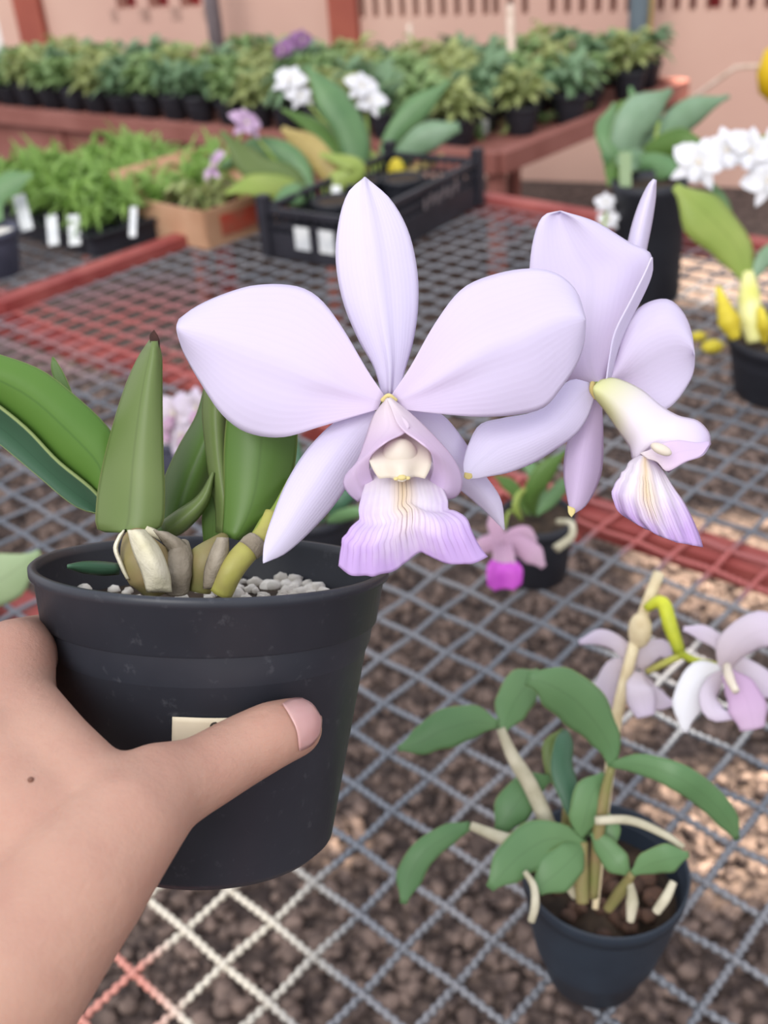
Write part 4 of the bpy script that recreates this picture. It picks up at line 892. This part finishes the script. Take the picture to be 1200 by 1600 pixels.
blade('sepal', [(925, 622), (905, 650), (886, 695), (881, 740), (886, 775), (892, 802)],
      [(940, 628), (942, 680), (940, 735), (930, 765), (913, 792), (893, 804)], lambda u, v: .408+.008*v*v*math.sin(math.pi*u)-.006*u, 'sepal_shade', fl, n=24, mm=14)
blade('sepal_tip', [(887, 790), (888, 802), (893, 808)], [(898, 794), (899, 800), (893, 808)], dl(.399, .399), 'anther', fl, n=4, mm=4)
# tube of the lip
tube2 = blade('lip_tube', [(938, 594), (960, 591), (1000, 608), (1035, 636), (1060, 650), (1090, 658), (1107, 676), (1110, 694)],
      [(930, 622), (948, 645), (968, 675), (984, 698), (990, 720), (1000, 712), (1025, 722), (1045, 738)],
      lambda u, v: .398-.013*math.sqrt(max(0, 1-v*v*.96))*(.6+.6*u)+.006*sm(u*1.2), 'tube', fl, T=[(938, 594), (927, 606), (930, 622)], Bt=[(1110, 694), (1098, 712), (1072, 722), (1045, 738)], n=34, mm=26)
blade('side_lobe', [(1000, 708), (1015, 703), (1035, 692), (1060, 688), (1090, 692), (1108, 690)], [(1012, 716), (1028, 722), (1042, 736), (1070, 722), (1095, 712), (1108, 694)], lambda u, v: .386+.004*u-.001*v, 'hood', tube2, n=20, mm=10)
b = MB(); b.ell(W(1033, 702, .381), .0042, .0025, .0018, Quaternion(FW, .5), 14, 8); b.build('anther', 'cream', tube2)
l2 = [(998, 712)]+rag([(982, 722), (974, 736), (966, 748), (958, 764), (957, 782)], 10, 5)+[(965, 798), (985, 812)]
r2 = [(1016, 716), (1034, 734), (1052, 762), (1068, 785), (1082, 812), (1092, 836), (1098, 855)]
blade('lip', l2, r2, lambda u, v: .389-.006*math.sin(u*2.4)+.008*v*v+.0014*math.sin(v*16+u*4)*u, 'lip', fl, T=[(998, 712), (1008, 713), (1016, 716)], Bt=[(985, 812)]+rag([(1005, 824), (1040, 840), (1070, 850)], 6, 6)+[(1098, 855)], n=30, mm=34)
b = MB(); b.tube([W(915, 604, .432), W(924, 606, .418), W(934, 606, .402)], .0024, 8, True, 8); b.build('flower_stem', 'stem_green', fl)
b = MB(); b.tube([W(926, 598, .3975), W(925, 610, .396), W(932, 622, .397)], .001, 8, True, 10); b.build('flower_collar', 'anther', fl)

# ================================================================== HAND
hb = MB()
def cap(a, c):       # rounded cone between two (px,py,d,r) nodes
    A, C_ = W(*a[:3]), W(*c[:3]); L = (C_-A).length; n = max(2, int(L/.004)); sg = 20
    hb.tube([A+(C_-A)*i/n for i in range(n+1)], [a[3]+(c[3]-a[3])*i/n for i in range(n+1)], sg, True)
    for q, r in ((A, a[3]), (C_, c[3])): hb.ell(q, r, r, r, None, 20, 14)
def chain(nodes):
    for a, c in zip(nodes, nodes[1:]): cap(a, c)
wr = (-85, 1650, .285, .027)
chain([(-330, 2050, .30, .034), (-190, 1850, .295, .030), wr])
chain([(-200, 2060, .285, .032), (-110, 1820, .28, .028), wr])
chain([wr, (-30, 1400, .305, .021), (0, 1200, .328, .0165), (22, 1030, .352, .0138), (60, 1003, .405, .0108), (145, 990, .447, .0096), (255, 985, .460, .0084)])
chain([wr, (-80, 1400, .315, .021), (-80, 1230, .338, .017), (-60, 1110, .366, .0138), (40, 1088, .425, .0106), (150, 1075, .452, .0096), (265, 1070, .461, .0084)])
chain([wr, (-140, 1430, .315, .020), (-150, 1310, .338, .017), (-110, 1200, .366, .0132), (40, 1175, .425, .0104), (150, 1162, .452, .0092), (255, 1158, .459, .008)])
chain([wr, (-190, 1480, .31, .018), (-200, 1390, .33, .015), (-140, 1290, .355, .012), (40, 1265, .418, .0092), (130, 1250, .444, .0084), (215, 1246, .449, .0074)])
chain([wr, (30, 1490, .285, .0235), (125, 1375, .292, .0200), (195, 1290, .303, .0172), (245, 1238, .317, .0150), (310, 1212, .327, .0121), (375, 1174, .338, .0117), (425, 1148, .3415, .0111), (458, 1137, .3465, .0102)])
chain([(28, 1110, .338, .0138), (75, 1180, .322, .0150), (140, 1245, .312, .0150), (210, 1262, .310, .0140)])
chain([(0, 1200, .325, .020), (60, 1300, .308, .021), (60, 1420, .298, .022)])
chain([(20, 1500, .288, .024), (-60, 1400, .30, .026), (-50, 1250, .322, .021)])
hand = hb.build('hand', 'skin')
md = hand.modifiers.new('union', 'REMESH'); md.mode = 'VOXEL'; md.voxel_size = .0013; md.use_smooth_shade = True
md = hand.modifiers.new('soften', 'SMOOTH'); md.factor = .7; md.iterations = 26
tag(hand, 'bare left hand and wrist gripping the black pot, thumb across its front', 'hand')
dg = bpy.context.evaluated_depsgraph_get(); dg.update()
bv = BVHTree.FromObject(hand, dg)
potb = [o for o in bpy.data.objects if o.parent == held and o.name.startswith('pot') and 'mix' not in o.name][0]
def on(bvh, px, py, off=.0004, org=Vector((0, 0, 0))):
    r = (W(px, py, 1)-CAM).normalized(); hit = bvh.ray_cast(CAM-org, r)
    if hit[0] is None: return None, None
    n = hit[1]; n = n if n.dot(r) < 0 else -n
    return hit[0]+org+n*off, n
def patch(name, L, R, T, Bt, m_, parent, bvh, off, n=12, mm=12, solid=.0004, org=Vector((0, 0, 0)), dome=0):
    l, r, t, bt = cm(v2(L), n), cm(v2(R), n), cm(v2(T), mm), cm(v2(Bt), mm); rows = []; last = None
    for i in range(n+1):
        u = i/n; row = []
        for j in range(mm+1):
            q = j/mm; p = l[i]*(1-q)+r[i]*q+t[j]*(1-u)+bt[j]*u-(l[0]*(1-q)*(1-u)+r[0]*q*(1-u)+l[n]*(1-q)*u+r[n]*q*u)
            w_, nn = on(bvh, p.x, p.y, off+dome*math.sin(math.pi*u)*math.sin(math.pi*q), org)
            if w_ is None: w_ = last
            last = w_; row.append(w_)
        rows.append(row)
    fix = next((w_ for r_ in rows for w_ in r_ if w_ is not None), None)
    b = MB(); b.grid([[w_ or fix for w_ in r_] for r_ in rows]); return b.build(name, m_, parent, solid)
patch('thumbnail', [(441, 1102), (452, 1120), (462, 1142), (466, 1172)], [(474, 1093), (490, 1102), (500, 1122), (497, 1148)], [(441, 1102), (456, 1094), (474, 1093)], [(466, 1172), (484, 1164), (497, 1148)], 'nail', hand, bv, .0005, dome=.0009, solid=.0005)
b = MB(); p_, n_ = on(bv, 48, 1219, .0001)
if p_: b.ell(p_, .0009, .0009, .0009, None, 10, 6); b.build('mole', 'mole', hand)
# paper label on the pot, under the thumb
orgp = worldloc(held); bvp = BVHTree.FromObject(potb, dg)
patch('paper_label', [(270, 1119), (268, 1200)], [(420, 1118), (420, 1200)], [(270, 1119), (340, 1121), (420, 1118)], [(268, 1200), (340, 1204), (420, 1200)], 'cream_label', held, bvp, .0005, 10, 16, .0003, orgp)
lab_ = [o for o in bpy.data.objects if o.name.startswith('paper_label')][0]
b = MB()
p_, n_ = on(bvp, 335, 1134, .001, orgp)
t_ = RV*.0012; u_ = UV*.0014
b.tube([p_+t_*math.cos(a)+u_*math.sin(a) for a in [2*math.pi*i/14 for i in range(15)]], .0004, 6, False)
p2, _ = on(bvp, 349, 1134, .001, orgp)
b.tube([p2+t_*math.cos(a)+u_*math.sin(a) for a in [2*math.pi*i/14 for i in range(12)]], .0004, 6, False)
b.build('lettering', 'ink', lab_)

# ================================================================== LIGHT, WORLD, CAMERA
wd = bpy.data.worlds.new('soft greenhouse daylight'); bpy.context.scene.world = wd; wd.use_nodes = True
bg = wd.node_tree.nodes['Background']; tc = wd.node_tree.nodes.new('ShaderNodeTexCoord'); sx = wd.node_tree.nodes.new('ShaderNodeSeparateXYZ'); mr = wd.node_tree.nodes.new('ShaderNodeMapRange'); mx = wd.node_tree.nodes.new('ShaderNodeMix'); mx.data_type = 'RGBA'
wd.node_tree.links.new(tc.outputs['Generated'], sx.inputs[0]); wd.node_tree.links.new(sx.outputs[2], mr.inputs[0]); mr.inputs[1].default_value = -.2; mr.inputs[2].default_value = .7
wd.node_tree.links.new(mr.outputs[0], mx.inputs[0]); mx.inputs[6].default_value = (.74, .68, .66, 1); mx.inputs[7].default_value = (.93, .96, 1.05, 1)
wd.node_tree.links.new(mx.outputs[2], bg.inputs[0]); bg.inputs[1].default_value = 1.22
def lamp(name, kind, loc, energy, colr, target=None, **k_):
    l = bpy.data.lights.new(name, kind); l.energy = energy; l.color = colr
    for a, v in k_.items(): setattr(l, a, v)
    o = bpy.data.objects.new(name, l); col.objects.link(o); o.location = loc
    if target is not None: o.rotation_euler = (Vector(target)-Vector(loc)).to_track_quat('-Z', 'Y').to_euler()
    return o
lamp('sun', 'SUN', (-1.6, -2.6, 3.6), 2.1, (1, .97, .93), (.2, 1.2, 0), angle=math.radians(35))
def dapple(px, py, rad, e, z=0):     # spot lamp added to make a patch of sun; no roof stands above
    p = G(px, py, z); s = p+Vector((.9, .8, 4.2)); lamp('sun_shaft', 'SPOT', s, e*21, (1, .86, .68), p, spot_size=2*math.atan(rad/4.4), spot_blend=.7, shadow_soft_size=.03)
dapple(1150, 1300, .20, 260); dapple(960, 1120, .10, 150); dapple(1130, 880, .28, 260); dapple(1120, 420, .5, 420); dapple(540, 1330, .06, 160); dapple(1060, 1080, .10, 140, BZ)
cam = bpy.data.cameras.new('camera'); co = bpy.data.objects.new('camera', cam); col.objects.link(co)
co.matrix_world = Matrix(((RV.x, UV.x, -FW.x, 0), (RV.y, UV.y, -FW.y, 0), (RV.z, UV.z, -FW.z, H), (0, 0, 0, 1)))
cam.sensor_fit = 'HORIZONTAL'; cam.sensor_width = 36; cam.lens = 36*F/1200; cam.clip_start = .02; cam.clip_end = 60
cam.dof.use_dof = True; cam.dof.focus_distance = .37; cam.dof.aperture_fstop = 14.5
sc = bpy.context.scene; sc.camera = co
sc.view_settings.view_transform = 'Standard'; sc.view_settings.look = 'None'; sc.view_settings.exposure = 0.0
